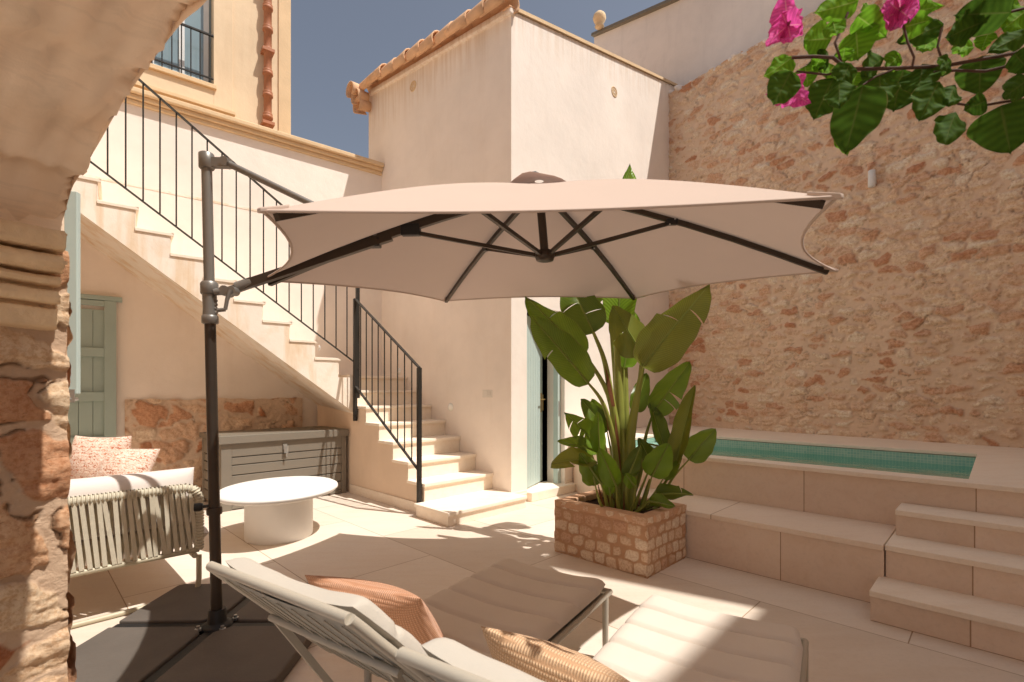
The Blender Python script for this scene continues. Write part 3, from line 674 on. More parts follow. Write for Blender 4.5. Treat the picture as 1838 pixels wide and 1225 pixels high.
# wall fittings on the annex side
def left_face(px, py): 
    xr = (px - CX) / F; return at(px, py, v0 / (xr * Vv.x + Vv.y))
for (px, py, lb) in ((810, 731, 'round frosted step light on the annex wall above the middle steps'), (718, 667, 'round frosted step light behind the lower railing balusters')):
    c = left_face(px, py); t = thing('step_light', lb, 'light', c, 'round step lights by the stairs')
    b = MB(); cc = c - Vv * .0; rg = [(.0, .018), (.025, .016), (.036, .006), (.038, 0)]
    b.grid(lambda a, q: cc - Vv * (.004 + .030 * math.cos(q * 1.57)) + (U * math.cos(6.2832 * a) + Z * math.sin(6.2832 * a)) * .05 * math.sin(q * 1.57), 20, 5); build('lens', b, M['lamp'], t)
    b = MB(); b.tube([cc - Vv * .006 + (U * math.cos(w) + Z * math.sin(w)) * .052 for w in [6.2832 * k / 20 for k in range(21)]], .006, 6, False); build('ring', b, M['white_plastic'], t)
c = Q + SD * .46 + Z * 1.76 + NB * .5 
xr = (572 - CX) / F; c = at(572, 625, 6.05)
t = thing('step_light', 'round white step light on the upper stair riser in sunlight', 'light', c, 'round step lights by the stairs')
b = MB(); b.grid(lambda a, q: c + UB * .02 * math.cos(q * 1.57) + (NB * math.cos(6.2832 * a) + Z * math.sin(6.2832 * a)) * .035 * math.sin(q * 1.57), 20, 5); build('lens', b, M['white'], t)
c = left_face(876, 707); t = thing('light_switch', 'cream double rocker switch plate on the shaded annex wall', 'switch', c)
b = MB(); b.box(c, U, -Vv, Z, -.085, .085, 0, .012, -.045, .045); build('plate', b, M['white_plastic'], t, bevel=.005)
for k in (0, 1):
    b = MB(); b.box(c, U, -Vv, Z, -.034 + .036 * k - .02, -.034 + .036 * k + .013, .012, .018, -.026, .026); build('rocker', b, M['white_plastic'], t, bevel=.003)

# ---- left house wall, shutter --------------------------------------
hw = thing('house_wall', 'plain plastered house wall on the left behind the sofa', 'wall', W(4.5, -.62, 0))
b = MB(); b.ub(2.6, 7.05, -.9, -.62, 0, 5.2); build('wall', b, M['plaster_pink'], hw)
shp = at(131, 530, 3.0); sd1 = (at(140, 530, 3.0) - at(121, 530, 3.0)).normalized()
sh = thing('window_shutter', 'pale teal wooden shutter standing edge-on beside the stone pillar', 'shutter', Vector((shp.x, shp.y, 1.2)))
ztop, zbot = at(0, 345, 3.0).z, at(0, 708, 3.0).z
b = MB(); b.box(Vector((shp.x - .005, shp.y, 0)), Vector((.97, .25, 0)), Vector((-.25, .97, 0)), Z, -.04, .035, -.02, .02, zbot, ztop)
so = build('leaf', b, M['teal_blue'], sh, bevel=.005)
b = MB(); b.box(Vector((shp.x, shp.y, 0)), Vector((.97, .25, 0)), Vector((-.25, .97, 0)), Z, -.3, -.042, -.016, .016, zbot + .02, ztop - .02); build('slats', b, M['teal_blue'], sh)
b = MB(); b.box(Vector((shp.x, shp.y, 0)), Vector((.97, .25, 0)), Vector((-.25, .97, 0)), Z, -.03, .02, -.024, -.019, zbot - .05, zbot + .03)
b.tube([Vector((shp.x, shp.y - .03, zbot - .03)), Vector((shp.x, shp.y + .03, zbot - .03))], .01, 8); build('stay', b, M['grey_metal'], sh)

# ---- archway at the left -------------------------------------------
PH = R(27.5); AD = Vector((math.cos(PH), -math.sin(PH), 0)); AN = Vector((math.sin(PH), math.cos(PH), 0))   # run of the arch wall, face towards the court
Yp = 1.50; P0 = Vector(((121 - CX) / F * Yp, Yp, 0)); ZI = at(0, 440, Yp).z
ar = thing('stone_archway', 'plastered archway on a rough stone pillar framing the courtyard', 'archway', P0)
def arch_pt(px, py):
    xr = (px - CX) / F; t = (xr * P0.y - P0.x) / (AD.x - xr * AD.y); d = P0.y + t * AD.y
    return t, H + (Y0 - py) / F * d
crv = [(-.02, ZI - .02)] + [arch_pt(*p) for p in ((110, 415), (127, 345), (141, 318), (153, 299), (184, 246), (215, 192), (242, 152), (269, 115), (326, 42), (372, 0))]
tl, zl_ = crv[-1]
for k in range(1, 13):
    w = k / 12; crv.append((tl + (2.55 - tl) * w, zl_ + .28 * math.sin(math.pi * min(1, w * 1.02)) ** .9 + (-.5 if w == 1 else 0) * 1))
# smooth the drawn curve and roughen the arris a little
pts = [Vector((a, 0, c)) for a, c in crv]; cs = []
for i in range(len(pts) - 1):
    p0, p1, p2, p3 = pts[max(i - 1, 0)], pts[i], pts[i + 1], pts[min(i + 2, len(pts) - 1)]
    for k in range(6):
        t = k / 6; cs.append(.5 * ((2 * p1) + (p2 - p0) * t + (2 * p0 - 5 * p1 + 4 * p2 - p3) * t * t + (3 * p1 - p0 - 3 * p2 + p3) * t ** 3))
cs.append(pts[-1])
TH = .62; rr = random.Random(12); jit = [rr.uniform(-1, 1) for _ in range(400)]
def soff(a, c):
    f = a * (len(cs) - 1); i = min(int(f), len(cs) - 2); p = cs[i].lerp(cs[i + 1], f - i); q = int(a * 160)
    e = max(0, 1 - c / .06)
    wob = .012 * math.sin(7 * a * 9 + 5 * c) + .006 * math.sin(31 * a + 17 * c) + .008 * math.sin(60 * c + 20 * a)
    return P0 + AD * (p.x - wob * .5 + e * .006 * jit[q]) + Z * (p.z + wob + e * .01 * (1 + jit[q + 3])) - AN * (TH * c + (0 if c else .004 * jit[q + 7]))
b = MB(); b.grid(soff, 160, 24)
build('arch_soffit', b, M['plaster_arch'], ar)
b = MB(); n = len(cs); tp = 4.6
vs = [P0 + AD * p.x + Z * p.z for p in cs] + [P0 + AD * p.x + Z * tp for p in cs]
b.add(vs, [(i, i + 1, n + i + 1, n + i) for i in range(n - 1)])
b.box(P0, AD, -AN, Z, -1.6, -.021, 0, TH, ZI, tp); b.box(P0, AD, -AN, Z, 2.55, 5, 0, TH, 0, tp); b.box(P0, AD, -AN, Z, -.02, 2.55, .02, TH, 2.75, tp)
build('spandrel_wall', b, M['plaster_arch'], ar)
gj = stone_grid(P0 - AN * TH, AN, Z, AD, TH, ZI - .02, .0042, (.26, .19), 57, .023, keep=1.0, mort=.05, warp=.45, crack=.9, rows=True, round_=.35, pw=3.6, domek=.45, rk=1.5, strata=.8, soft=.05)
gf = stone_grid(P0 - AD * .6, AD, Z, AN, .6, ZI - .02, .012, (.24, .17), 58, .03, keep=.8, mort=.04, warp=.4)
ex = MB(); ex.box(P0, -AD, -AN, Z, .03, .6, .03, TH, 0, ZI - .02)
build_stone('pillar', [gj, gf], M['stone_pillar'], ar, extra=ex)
prf = [(0, .02), (.046, .018), (.052, .004), (.052, -.030), (.046, -.038), (.006, -.041), (.006, -.047), (.036, -.050), (.043, -.060), (.046, -.074), (.042, -.090), (.034, -.098), (.004, -.101), (.004, -.108), (.028, -.111), (.034, -.122), (.030, -.134), (.003, -.138), (.003, -.146), (.022, -.150), (.028, -.170), (.024, -.186), (.0, -.190), (.0, -.198), (.016, -.202), (.018, -.225), (.016, -.255), (-.01, -.27)]
rg = random.Random(21); ni = len(prf) - 1; wz = [[rg.uniform(-1, 1) for _ in range(60)] for _ in range(60)]; ni = len(prf) - 1
def imp(a, c):
    f = c * ni * .9999; i = int(f); o_ = prf[i][0] + (prf[i + 1][0] - prf[i][0]) * (f - i); z_ = prf[i][1] + (prf[i + 1][1] - prf[i][1]) * (f - i)
    t = .03 + (TH - .03) * a ** 1.6; k = wz[int(a * 58)][int(c * 58)]
    edge = max(0, 1 - a / .05)
    return P0 + Z * (ZI + z_ + .0010 * k + .0012 * math.sin(14 * a + 3 * c)) + AD * (o_ * 1.7 * (1 - .75 * edge * (.5 + .5 * wz[3][int(c * 58)])) + .0012 * k + .0010 * math.sin(25 * a + 9 * c)) - AN * (t + .006 * wz[7][int(c * 58)] * edge)
b = MB(); b.grid(imp, 70, 130)
build('impost', b, M['impost'], ar)

# ---- unseen block added right of the eye, outline shaped to throw shade over the pool
SUNH = Vector((.49, -.19, 0)); HW = 9.0; sh_ = SUNH * HW
shade = [Vector(p) for p in ((1.60, 6.1, 0), (.95, 5.35, 0), (.33, 3.78, 0), (.13, 3.555, 0), (1.445, 2.80, 0), (1.445 - .68 * 2.4, 2.80 - .73 * 2.4, 0), (1.445 - .68 * 5.2, 2.80 - .73 * 5.2, 0))]
foot = [p + sh_ for p in shade]; foot[0] = Vector((5.75, 4.3, 0))
far = [Vector((4.5, -9, 0)), Vector((12, -9, 0)), Vector((12, 1, 0))]
wg = thing('shade_block', 'unseen tall cream block added right of the pool to cast its shade', 'house', foot[2])
b = MB(); b.prism((foot + far)[::-1], Z * HW); build('wall', b, M['plaster'], wg)
b = MB(); b.prism([p + Z * (HW + .003) for p in (foot + far)][::-1], Z * .05); build('roof', b, M['trim_stone'], wg)

# ================================================================== FURNITURE
# ---- coffee table
tc = Vector((-1.99, 4.22, 0))
tb = thing('coffee_table', 'low white round coffee table on a thick drum base', 'table', tc)
b = MB(); b.lathe(tc, [(.30, .355), (.40, .36), (.445, .375), (.465, .395), (.462, .412), (.44, .424), (.38, .427), (.05, .428)], 72, 1.0, 1.14); build('table_top', b, M['table_white'], tb)
b = MB(); b.lathe(tc, [(.262, 0), (.266, .01), (.266, .354)], 64); build('base', b, M['table_white'], tb)

# ---- storage chest
ch = thing('storage_chest', 'olive grey slatted storage chest under the stairs', 'chest', W(6.0, 2.17, 0))
cu0, cu1, cv0, cv1, cz = 5.64, 6.36, 1.50, 2.855, .72
b = MB(); b.ub(cu0 + .03, cu1 - .02, cv0 + .03, cv1 - .03, .03, cz - .01)
build('body', b, M['olive_lid'], ch)
for k, (z0, z1) in enumerate(((.05, .145), (.155, .25), (.26, .355), (.365, .46), (.47, .545))):
    b = MB(); b.ub(cu0 + .008, cu0 + .029, cv0 + .10, cv1 - .06, z0, z1); build('slat', b, M['olive'], ch, bevel=.004)
    b = MB(); b.ub(cu0 + .08, cu1 - .06, cv0 + .006, cv0 + .029, z0, z1); build('slat', b, M['olive'], ch, bevel=.004)
b = MB(); b.ub(cu0, cu0 + .03, cv0, cv0 + .10, 0, cz - .01); b.ub(cu0, cu0 + .03, cv1 - .06, cv1, 0, cz - .01); b.ub(cu0 + .002, cu0 + .03, cv0 + .101, cv1 - .061, .555, cz - .01); b.ub(cu0 + .031, cu0 + .08, cv0, cv0 + .03, 0, cz - .01); b.ub(cu1 - .06, cu1, cv0, cv0 + .03, 0, cz - .01); b.ub(cu0 + .081, cu1 - .061, cv0 + .002, cv0 + .03, .555, cz - .01); b.ub(cu0 + .003, cu0 + .03, cv0 + .101, cv1 - .061, .01, .045)
build('frame', b, M['olive'], ch, bevel=.003)
b = MB(); b.ub(cu0 - .025, cu1, cv0 - .025, cv1 + .02, cz, cz + .055); lid = build('lid', b, M['olive_lid'], ch, bevel=.006)
b = MB(); b.ub(cu0 - .029, cu0 - .0255, cv0 - .025, cv1 + .02, cz - .025, cz + .045); build('lid_lip', b, M['olive'], lid)
lc = W(cu0 - .012, 2.13, .60)
b = MB(); b.box(lc, Vv, U, Z, -.022, .022, 0, .012, -.01, .05); b.box(lc, Vv, U, Z, -.014, .03, -.012, -.001, -.05, .03); b.tube([lc + Vv * .008 - U * .02 - Z * .045, lc + Vv * .008 - U * .02 - Z * .09], .009, 8)
build('latch', b, M['grey_metal'], ch)

# ---- sofa
so_f, so_l = Vv, U                      # faces across the court
sN = Vector((-1.895, 2.985, 0)); SL = 2.15; SDp = .84
sf = thing('sofa', 'olive rope-woven garden sofa with pale cushions beside the stone pillar', 'sofa', sN - so_f * .4 + so_l * 1.0)
def S(x, y, z): return sN + so_f * (x - SDp) + so_l * y + Z * z      # x: back 0 -> front SDp, y: near arm 0 -> far arm
AZ = .665
def rope_panel(y, name):
    fr = MB(); r = .021
    path = [S(.0, y, .285), S(0, y, AZ - .06), S(.02, y, AZ - .015), S(.06, y, AZ)] + [S(x, y, AZ) for x in (.3, .55, SDp - .07)] + [S(SDp - .03, y, AZ - .012), S(SDp - .004, y, AZ - .06), S(SDp, y, AZ - .1), S(SDp, y, .285)]
    fr.tube(path, r, 10)
    for i in range(len(path) - 1):      # rope wound around the tube
        p, q = path[i], path[i + 1]; n_ = max(1, int((q - p).length / .017))
        for k in range(n_):
            c = p.lerp(q, k / n_); t = (q - p).normalized(); a = t.cross(so_l).normalized()
            fr.tube([c + (a * math.cos(w) + so_l * math.sin(w)) * (r + .003) + t * .012 * (w / 6.28 - .5) for w in [6.2832 * j / 8 for j in range(9)]], .0055, 4, False)
    o = build('arm_rail', fr, M['rope'], sf)
    b = MB(); rg = random.Random(int(y * 10) + 3); n_ = 25
    for k in range(n_):
        x0 = .03 + (SDp - .06) * k / (n_ - 1)
        for side in (-1, 1):
            sk = side * .022 + rg.uniform(-.012, .012); yy = y + side * .013
            b.bar(S(x0 + sk, yy, AZ - .01), S(x0 - sk * .7, yy, .297), .021, .006, up=so_l)
    build('rope_strap', b, M['rope'], sf)
    b = MB(); b.tube([S(.0, y, .285), S(SDp, y, .285)], .016, 8); build('bottom_rail', b, M['sofa_metal'], sf)
    b = MB()
    b.tube([S(.12, y, .245), S(.06, y, .03), S(.055, y, .018)], .013, 8)
    b.tube([S(.0, y, .016)] + [S(x, y, .016) for x in (.3, .6, SDp - .1)] + [S(SDp - .03, y, .025), S(SDp - .006, y, .06), S(SDp, y, .11), S(SDp, y, .25)], .015, 8)
    build('sled_leg', b, M['sofa_metal'], sf)
rope_panel(0, 'a'); rope_panel(SL, 'b')
b = MB(); b.tube([S(0, 0, AZ), S(0, SL, AZ)], .022, 8); b.tube([S(0, 0, .25), S(0, SL, .25)], .016, 8); b.tube([S(SDp - .02, 0, .25), S(SDp - .02, SL, .25)], .016, 8)
for k in range(40): b.bar(S(.0, .04 + k * .053, AZ), S(.0, .04 + k * .053, .26), .02, .006, up=so_f)
build('back_frame', b, M['rope'], sf)
def cushion(o, ex, ey, ez, sx, sy, sz, pinch=.0, n=20, pw=4.0, bulge=.0):
    """rounded box cushion"""
    o, ex, ey, ez = [Vector(k) for k in (o, ex, ey, ez)]
    mb = MB()
    def shell(a, b_, sgn):
        x, y = a * 2 - 1, b_ * 2 - 1
        x, y = math.copysign(1 - (1 - abs(x)) ** 1.6, x), math.copysign(1 - (1 - abs(y)) ** 1.6, y)
        t = (max(0, 1 - abs(x) ** pw) * max(0, 1 - abs(y) ** pw)) ** .5
        px = x * (1 - pinch * (1 - y * y)); py = y * (1 - pinch * (1 - x * x))
        return o + ex * px * sx / 2 + ey * py * sy / 2 + ez * (sgn * t * sz / 2 * (1 + bulge * (1 - x * x) * (1 - y * y)))
    mb.grid(lambda a, b_: shell(a, b_, 1), n, n); mb.grid(lambda a, b_: shell(1 - a, b_, -1), n, n)
    return mb
build('seat_cushion', cushion(S(SDp / 2 + .06, SL / 2, .36), so_f, so_l, Z, .86, SL - .12, .22, 0, 28, 10), M['sofa_cushion'], sf)
build('arm_cushion', cushion(S(SDp / 2 + .02, .11, .60), so_f, Z, so_l, SDp - .04, .34, .19, .02, 24, 5), M['sofa_cushion'], sf)
build('back_cushion', cushion(S(.17, SL / 2, .62), so_l, Z, so_f, SL - .35, .42, .22, .01, 24, 6), M['sofa_cushion'], sf)
# patterned scatter cushions on it
def pillow(name, label, c, ex, ey, sx, sy, sz, m, group=None, parent=None, bulge=.25):
    ey = (ey - ex * ey.dot(ex)).normalized(); ez = ex.cross(ey).normalized(); o = build(name, cushion((0, 0, 0), (1, 0, 0), (0, 1, 0), (0, 0, 1), sx, sy, sz, .07, 24, 2.2, bulge), m, local=True)
    o.matrix_world = Matrix(((ex.x, ey.x, ez.x, c.x), (ex.y, ey.y, ez.y, c.y), (ex.z, ey.z, ez.z, c.z), (0, 0, 0, 1)))
    return setp(o, label, 'cushion', group)
e1 = (so_l * -.75 + so_f * .66).normalized(); e2 = (Z * .85 + (so_l * .5 - so_f * .2)).normalized(); e2 = (e2 - e1 * e2.dot(e1)).normalized()
pillow('scatter_cushion', 'tufted red and white patterned cushion standing in the sofa corner', at(176, 834, 3.75), e1, e2, .46, .44, .24, M['pillow_red'], 'patterned sofa cushions')
e2b = (Z * .6 + (so_l * .75 - so_f * .1)).normalized(); e2b = (e2b - e1 * e2b.dot(e1)).normalized()
pillow('scatter_cushion', 'tufted red and white patterned cushion leaning lower, nearer the parasol pole', at(222, 846, 3.70), e1, e2b, .40, .38, .22, M['pillow_red'], 'patterned sofa cushions')

# ---- planter with bird-of-paradise plant
pk = thing('stone_planter', 'square planter of small pink stones at the end of the bench', 'planter', W(2.05, 3.245, 0))
qu0, qu1, qv0, qv1, qz = 1.66, 2.44, 2.955, 3.512, .40
gs = [stone_grid(W(qu1 + .010, qv0, 0), -U, Z, -Vv, qu1 - qu0 + .018, qz, .006, (.115, .085), 71, .014, keep=1.1, mort=.12, warp=.12, crack=.1, pw=7.0, jx_=.5, jz_=.22, round_=.35),
      stone_grid(W(qu0, qv0 - .010, 0), Vv, Z, -U, qv1 - qv0 + .01, qz, .006, (.105, .085), 72, .014, keep=1.1, mort=.12, warp=.12, crack=.1, pw=7.0, jx_=.5, jz_=.22, round_=.35),
      stone_grid(W(qu1, qv0, 0), Vv, Z, U, qv1 - qv0, qz, .012, (.105, .085), 73, .014, keep=1.1, mort=.12, warp=.12, crack=.1, pw=7.0, jx_=.5, jz_=.22)]
ex = MB(); ex.ub(qu0 + .02, qu1 - .02, qv0 + .02, qv1, 0, .30)
build_stone('masonry', gs, M['stone_planter'], pk, extra=ex)
rim = simple('planter_rim_mortar', (.66, .40, .25), .9, 0, .2, 14, 60, .6, .1, True, .01)
b = MB(); w_ = .085
b.ub(qu0 - .006, qu1 + .006, qv0 - .006, qv0 + w_, qz - .05, qz + .004); b.ub(qu0 - .006, qu1 + .006, qv1 - w_ + .03, qv1, qz - .05, qz + .002); b.ub(qu0 - .006, qu0 + w_, qv0 + w_ + .001, qv1 - w_ + .029, qz - .05, qz + .003); b.ub(qu1 - w_, qu1 + .006, qv0 + w_ + .001, qv1 - w_ + .029, qz - .05, qz + .003)
build('rim', b, rim, pk, bevel=.012, seg=3)
b = MB(); b.grid(lambda a, c: W(qu0 + .05 + (qu1 - qu0 - .1) * a, qv0 + .05 + (qv1 - qv0 - .1) * c, .352 + .012 * math.sin(19 * a + 3 * c) * math.sin(15 * c)), 16, 14); build('soil', b, M['soil'], pk)

pt = thing('strelitzia_plant', 'tall bird-of-paradise plant with large paddle leaves in the stone planter', 'plant', W(2.05, 3.25, .36))
pc0 = W(2.05, 3.25, .35)
def blade(base, tip, width, roll=0.0, fold=.25, droop=.12, wav=.02, seed=0, splits=(), bell=.75, curl=0.0, tipk=.55):
    """paddle leaf: midrib from base to tip, two folded halves, torn along the veins"""
    base, tip = Vector(base), Vector(tip); ax = tip - base; L = ax.length; a = ax.normalized()
    view = (base.lerp(tip, .5) - Vector((0, 0, H))).normalized()
    side = a.cross(view).normalized(); nrm = side.cross(a).normalized()
    side = (Matrix.Rotation(roll, 3, a) @ side); nrm = Matrix.Rotation(roll, 3, a) @ nrm
    if nrm.z < 0: sgn = -1
    else: sgn = 1
    rg = random.Random(seed); mb = MB(); NT, NX = 26, 5; ph = rg.uniform(0, 6)
    dn_ = Vector((0, 0, -1)) - a * (-a.z); 
    def prof(t): return (math.sin(math.pi * min(1, t ** bell)) ** tipk) * (1 - .2 * t) * (1 + .03 * math.sin(23 * t + ph))
    def pnt(t, x):
        m_ = base + a * (L * t) + dn_ * (droop * L * (t * t - t * .2)) 
        w = prof(t) * width / 2
        f = abs(x)
        up = nrm * sgn * (fold * w * f - curl * w * f * f) + nrm * wav * math.sin(9 * t + ph + 3 * x) * f
        return m_ + side * (x * w) + up - a * (.12 * w * f * f)
    for s_ in (-1, 1):
        cut = sorted([c for c, q in splits if q == s_])
        edges = [0.0] + cut + [1.0]
        for k in range(len(edges) - 1):
            t0, t1 = edges[k], edges[k + 1]; n = max(2, int(NT * (t1 - t0)))
            o = len(mb.v); vs = []
            for j in range(n + 1):
                tt = t0 + (t1 - t0) * j / n
                for i in range(NX + 1):
                    x = i / NX
                    # torn edges part from each other towards the margin
                    te = tt
                    if k > 0: te += .022 * x * (1 - j / n)
                    if k < len(edges) - 2: te -= .022 * x * (j / n)
                    te = max(0, min(1, te)); sag = (.06 * x * x * L * (1 if (k % 2) else .2)) if cut else 0
                    vs.append(pnt(te, s_ * x) + Vector((0, 0, -sag)))
                    mb.uv[o + len(vs) - 1] = (.5 + .5 * s_ * x, tt)
            fs = [(j * (NX + 1) + i, j * (NX + 1) + i + 1, (j + 1) * (NX + 1) + i + 1, (j + 1) * (NX + 1) + i) for j in range(n) for i in range(NX)]
            mb.add(vs, fs, True)
    # thick midrib
    o = len(mb.v); mb.tube([pnt(t, 0) - nrm * sgn * .004 for t in [q / 12 for q in range(13)]], [.009 - .007 * q / 12 for q in range(13)], 6)
    for i in range(o, len(mb.v)): mb.uv[i] = (.5, .5)
    return mb
def stalk(pts_, r0, r1, n=14):
    pts_ = [Vector(p) for p in pts_]; out = []
    for i in range(len(pts_) - 1):
        p0, p1, p2, p3 = pts_[max(i - 1, 0)], pts_[i], pts_[i + 1], pts_[min(i + 2, len(pts_) - 1)]
        for k in range(5):
            t = k / 5; out.append(.5 * ((2 * p1) + (p2 - p0) * t + (2 * p0 - 5 * p1 + 4 * p2 - p3) * t * t + (3 * p1 - p0 - 3 * p2 + p3) * t ** 3))
    out.append(pts_[-1]); m = len(out)
    return MB().tube(out, [r0 + (r1 - r0) * (i / (m - 1)) ** .8 for i in range(m)], 9)
D = 3.72
LV = [  # petiole way-points px,py,depth ... ; blade base; tip ; width ; material ; roll, fold, droop, splits
 ([(1112, 925, D), (1108, 800, D), (1092, 709, D)], (1051, 638, D - .05), (944, 530, D - .2), .30, 'leaf', .25, .35, .03, ((.62, -1),), .026),
 ([(1108, 925, D - .05), (1103, 803, D - .06), (1084, 728, D - .08)], (1056, 688, D - .1), (955, 565, D - .25), .28, 'leaf', -.2, .3, .04, ((.55, 1),), .020),
 ([(1116, 925, D), (1108, 790, D), (1098, 720, D), (1085, 648, D)], (1065, 597, D + .02), (1015, 490, D + .12), .34, 'leaf_dark', .1, .25, .04, ((.3, -1), (.5, 1), (.62, -1)), .028),
 ([(1118, 925, D + .05), (1113, 760, D + .08), (1108, 640, D + .1)], (1108, 585, D + .12), (1131, 294, D + .30), .30, 'leaf_sunlit', .0, .12, -.02, ((.4, 1), (.6, -1)), .034),
 ([(1124, 925, D - .02), (1130, 800, D - .03), (1142, 720, D - .04)], (1154, 658, D - .06), (1273, 508, D - .2), .38, 'leaf_olive', -.15, .15, .02, ((.7, -1), (.55, 1)), .034),
 ([(1120, 925, D + .06), (1130, 790, D + .06), (1146, 700, D + .05)], (1152, 635, D + .04), (1100, 548, D + .02), .30, 'leaf_olive', .3, .3, .03, ((.5, 1),), .022),
 ([(1128, 925, D + .1), (1150, 830, D + .12), (1160, 780, D + .12)], (1172, 742, D + .14), (1238, 650, D + .2), .24, 'leaf', .1, .3, .0, ((.28, -1), (.42, -1)), .016),
 ([(1132, 925, D + .1), (1150, 850, D + .1), (1158, 800, D + .1)], (1192, 805, D + .1), (1166, 722, D + .15), .15, 'leaf_dark', .5, .6, .0, (), .012),
 ([(1140, 935, D), (1170, 905, D), (1193, 868, D)], (1212, 838, D), (1248, 692, D + .05), .17, 'leaf_olive', -.5, .75, -.03, (), .014),
 ([(1144, 935, D), (1178, 912, D), (1205, 862, D)], (1236, 826, D), (1283, 768, D + .03), .21, 'leaf', .0, .2, .05, (), .012),
 ([(1140, 938, D - .1), (1155, 910, D - .12)], (1178, 888, D - .14), (1243, 880, D - .18), .16, 'leaf_dark', .7, .35, .16, ((.7, 1),), .010),
 ([(1138, 938, D - .12), (1155, 905, D - .16)], (1170, 856, D - .2), (1200, 796, D - .24), .22, 'leaf_sunlit', .1, .1, .02, (), .011),
 ([(1136, 935, D - .05), (1150, 880, D - .06)], (1170, 832, D - .05), (1146, 786, D - .02), .12, 'leaf_dark', .2, .6, .0, (), .010),
 ([(1112, 938, D - .14), (1108, 900, D - .18)], (1106, 873, D - .2), (1076, 805, D - .26), .17, 'leaf_sunlit', .2, .25, .02, (), .011),
 ([(1100, 935, D - .06), (1090, 860, D - .1)], (1076, 815, D - .1), (1073, 738, D - .14), .13, 'leaf_sunlit', .3, .3, .0, (), .011),
 ([(1096, 935, D), (1085, 850, D)], (1066, 794, D), (1015, 738, D - .1), .22, 'leaf', .4, .3, .06, ((.3, 1), (.45, 1), (.6, -1), (.72, 1)), .012),
 ([(1092, 935, D - .1), (1082, 870, D - .14)], (1066, 826, D - .15), (990, 824, D - .3), .20, 'leaf_olive', .8, .45, .12, ((.6, 1),), .010),
 ([(1092, 935, D - .02), (1084, 860, D - .06)], (1070, 812, D - .08), (1003, 786, D - .15), .16, 'leaf', .9, .4, .1, (), .010),
 ([(1088, 935, D - .12), (1076, 900, D - .16)], (1068, 870, D - .18), (1058, 830, D - .22), .17, 'leaf', .2, .2, .05, (), .010),
 ([(1104, 935, D + .1), (1090, 820, D + .12)], (1078, 760, D + .14), (1062, 716, D + .16), .15, 'leaf_sunlit', .1, .25, .0, ((.6, 1),), .010),
 ([(1130, 938, D - .15), (1138, 900, D - .2)], (1140, 875, D - .22), (1122, 850, D - .26), .10, 'leaf_sunlit', .3, .4, .0, (), .008),
 ([(1118, 925, D + .12), (1112, 780, D + .16), (1118, 700, D + .18)], (1120, 660, D + .2), (1140, 560, D + .25), .22, 'leaf_sunlit', .4, .3, .0, ((.5, 1),), .016),
 ([(1122, 925, D + .12), (1128, 840, D + .2), (1135, 780, D + .26)], (1140, 740, D + .3), (1160, 670, D + .36), .17, 'leaf_dark', .2, .3, .0, (), .012),
 ([(1094, 936, D - .1), (1086, 890, D - .15)], (1078, 868, D - .18), (1040, 812, D - .28), .15, 'leaf', .3, .3, .04, ((.5, 1),), .009),
 ([(1126, 938, D - .12), (1124, 890, D - .18)], (1126, 860, D - .2), (1150, 800, D - .24), .13, 'leaf_dark', .2, .4, .0, (), .009),
 ([(1148, 936, D - .02), (1172, 890, D - .02)], (1190, 860, D), (1222, 800, D + .03), .15, 'leaf', -.2, .3, .02, ((.6, -1),), .010),
 ([(1112, 930, D + .08), (1100, 830, D + .1)], (1090, 775, D + .12), (1044, 715, D + .1), .17, 'leaf_dark', .3, .3, .05, ((.5, 1),), .011),
 ([(1100, 936, D - .1), (1096, 905, D - .14)], (1096, 890, D - .16), (1088, 850, D - .2), .10, 'leaf_sunlit', .1, .3, .0, (), .008),
 ([(1136, 938, D - .14), (1150, 915, D - .2)], (1166, 900, D - .24), (1212, 905, D - .3), .12, 'leaf', .6, .4, .12, (), .008),
 ([(1122, 925, D + .1), (1118, 720, D + .2), (1114, 620, D + .24)], (1112, 528, D + .28), (1052, 385, D + .36), .44, 'leaf', .2, .2, .02, ((.4, -1), (.6, 1)), .026),
 ([(1126, 925, D + .1), (1122, 720, D + .2), (1122, 620, D + .26)], (1124, 526, D + .32), (1186, 400, D + .44), .44, 'leaf', .2, .2, .02, ((.5, 1), (.7, -1)), .026),
 ([(1112, 925, D + .08), (1108, 720, D + .2), (1100, 620, D + .24)], (1092, 528, D + .28), (985, 445, D + .34), .40, 'leaf', .2, .2, .02, ((.45, 1),), .024),
]
for i, (pp, bb, tt, wd, mt, ro, fo, dr_, spl, sr) in enumerate(LV):
    way = [at(*p) for p in pp]; way[0].z = .35
    way[0] = pc0 + (way[0] - pc0) * (1 if i > 7 else .8); way[0].z = .34
    lf = build('leaf', blade(at(*bb), at(*tt), wd, ro, fo, dr_, .012, i, spl, tipk=.28 if i == 3 else .55), M[mt], pt)
    build('petiole', stalk(way + [at(*bb)], sr * 1.7, sr * .42), M['petiole'], lf)
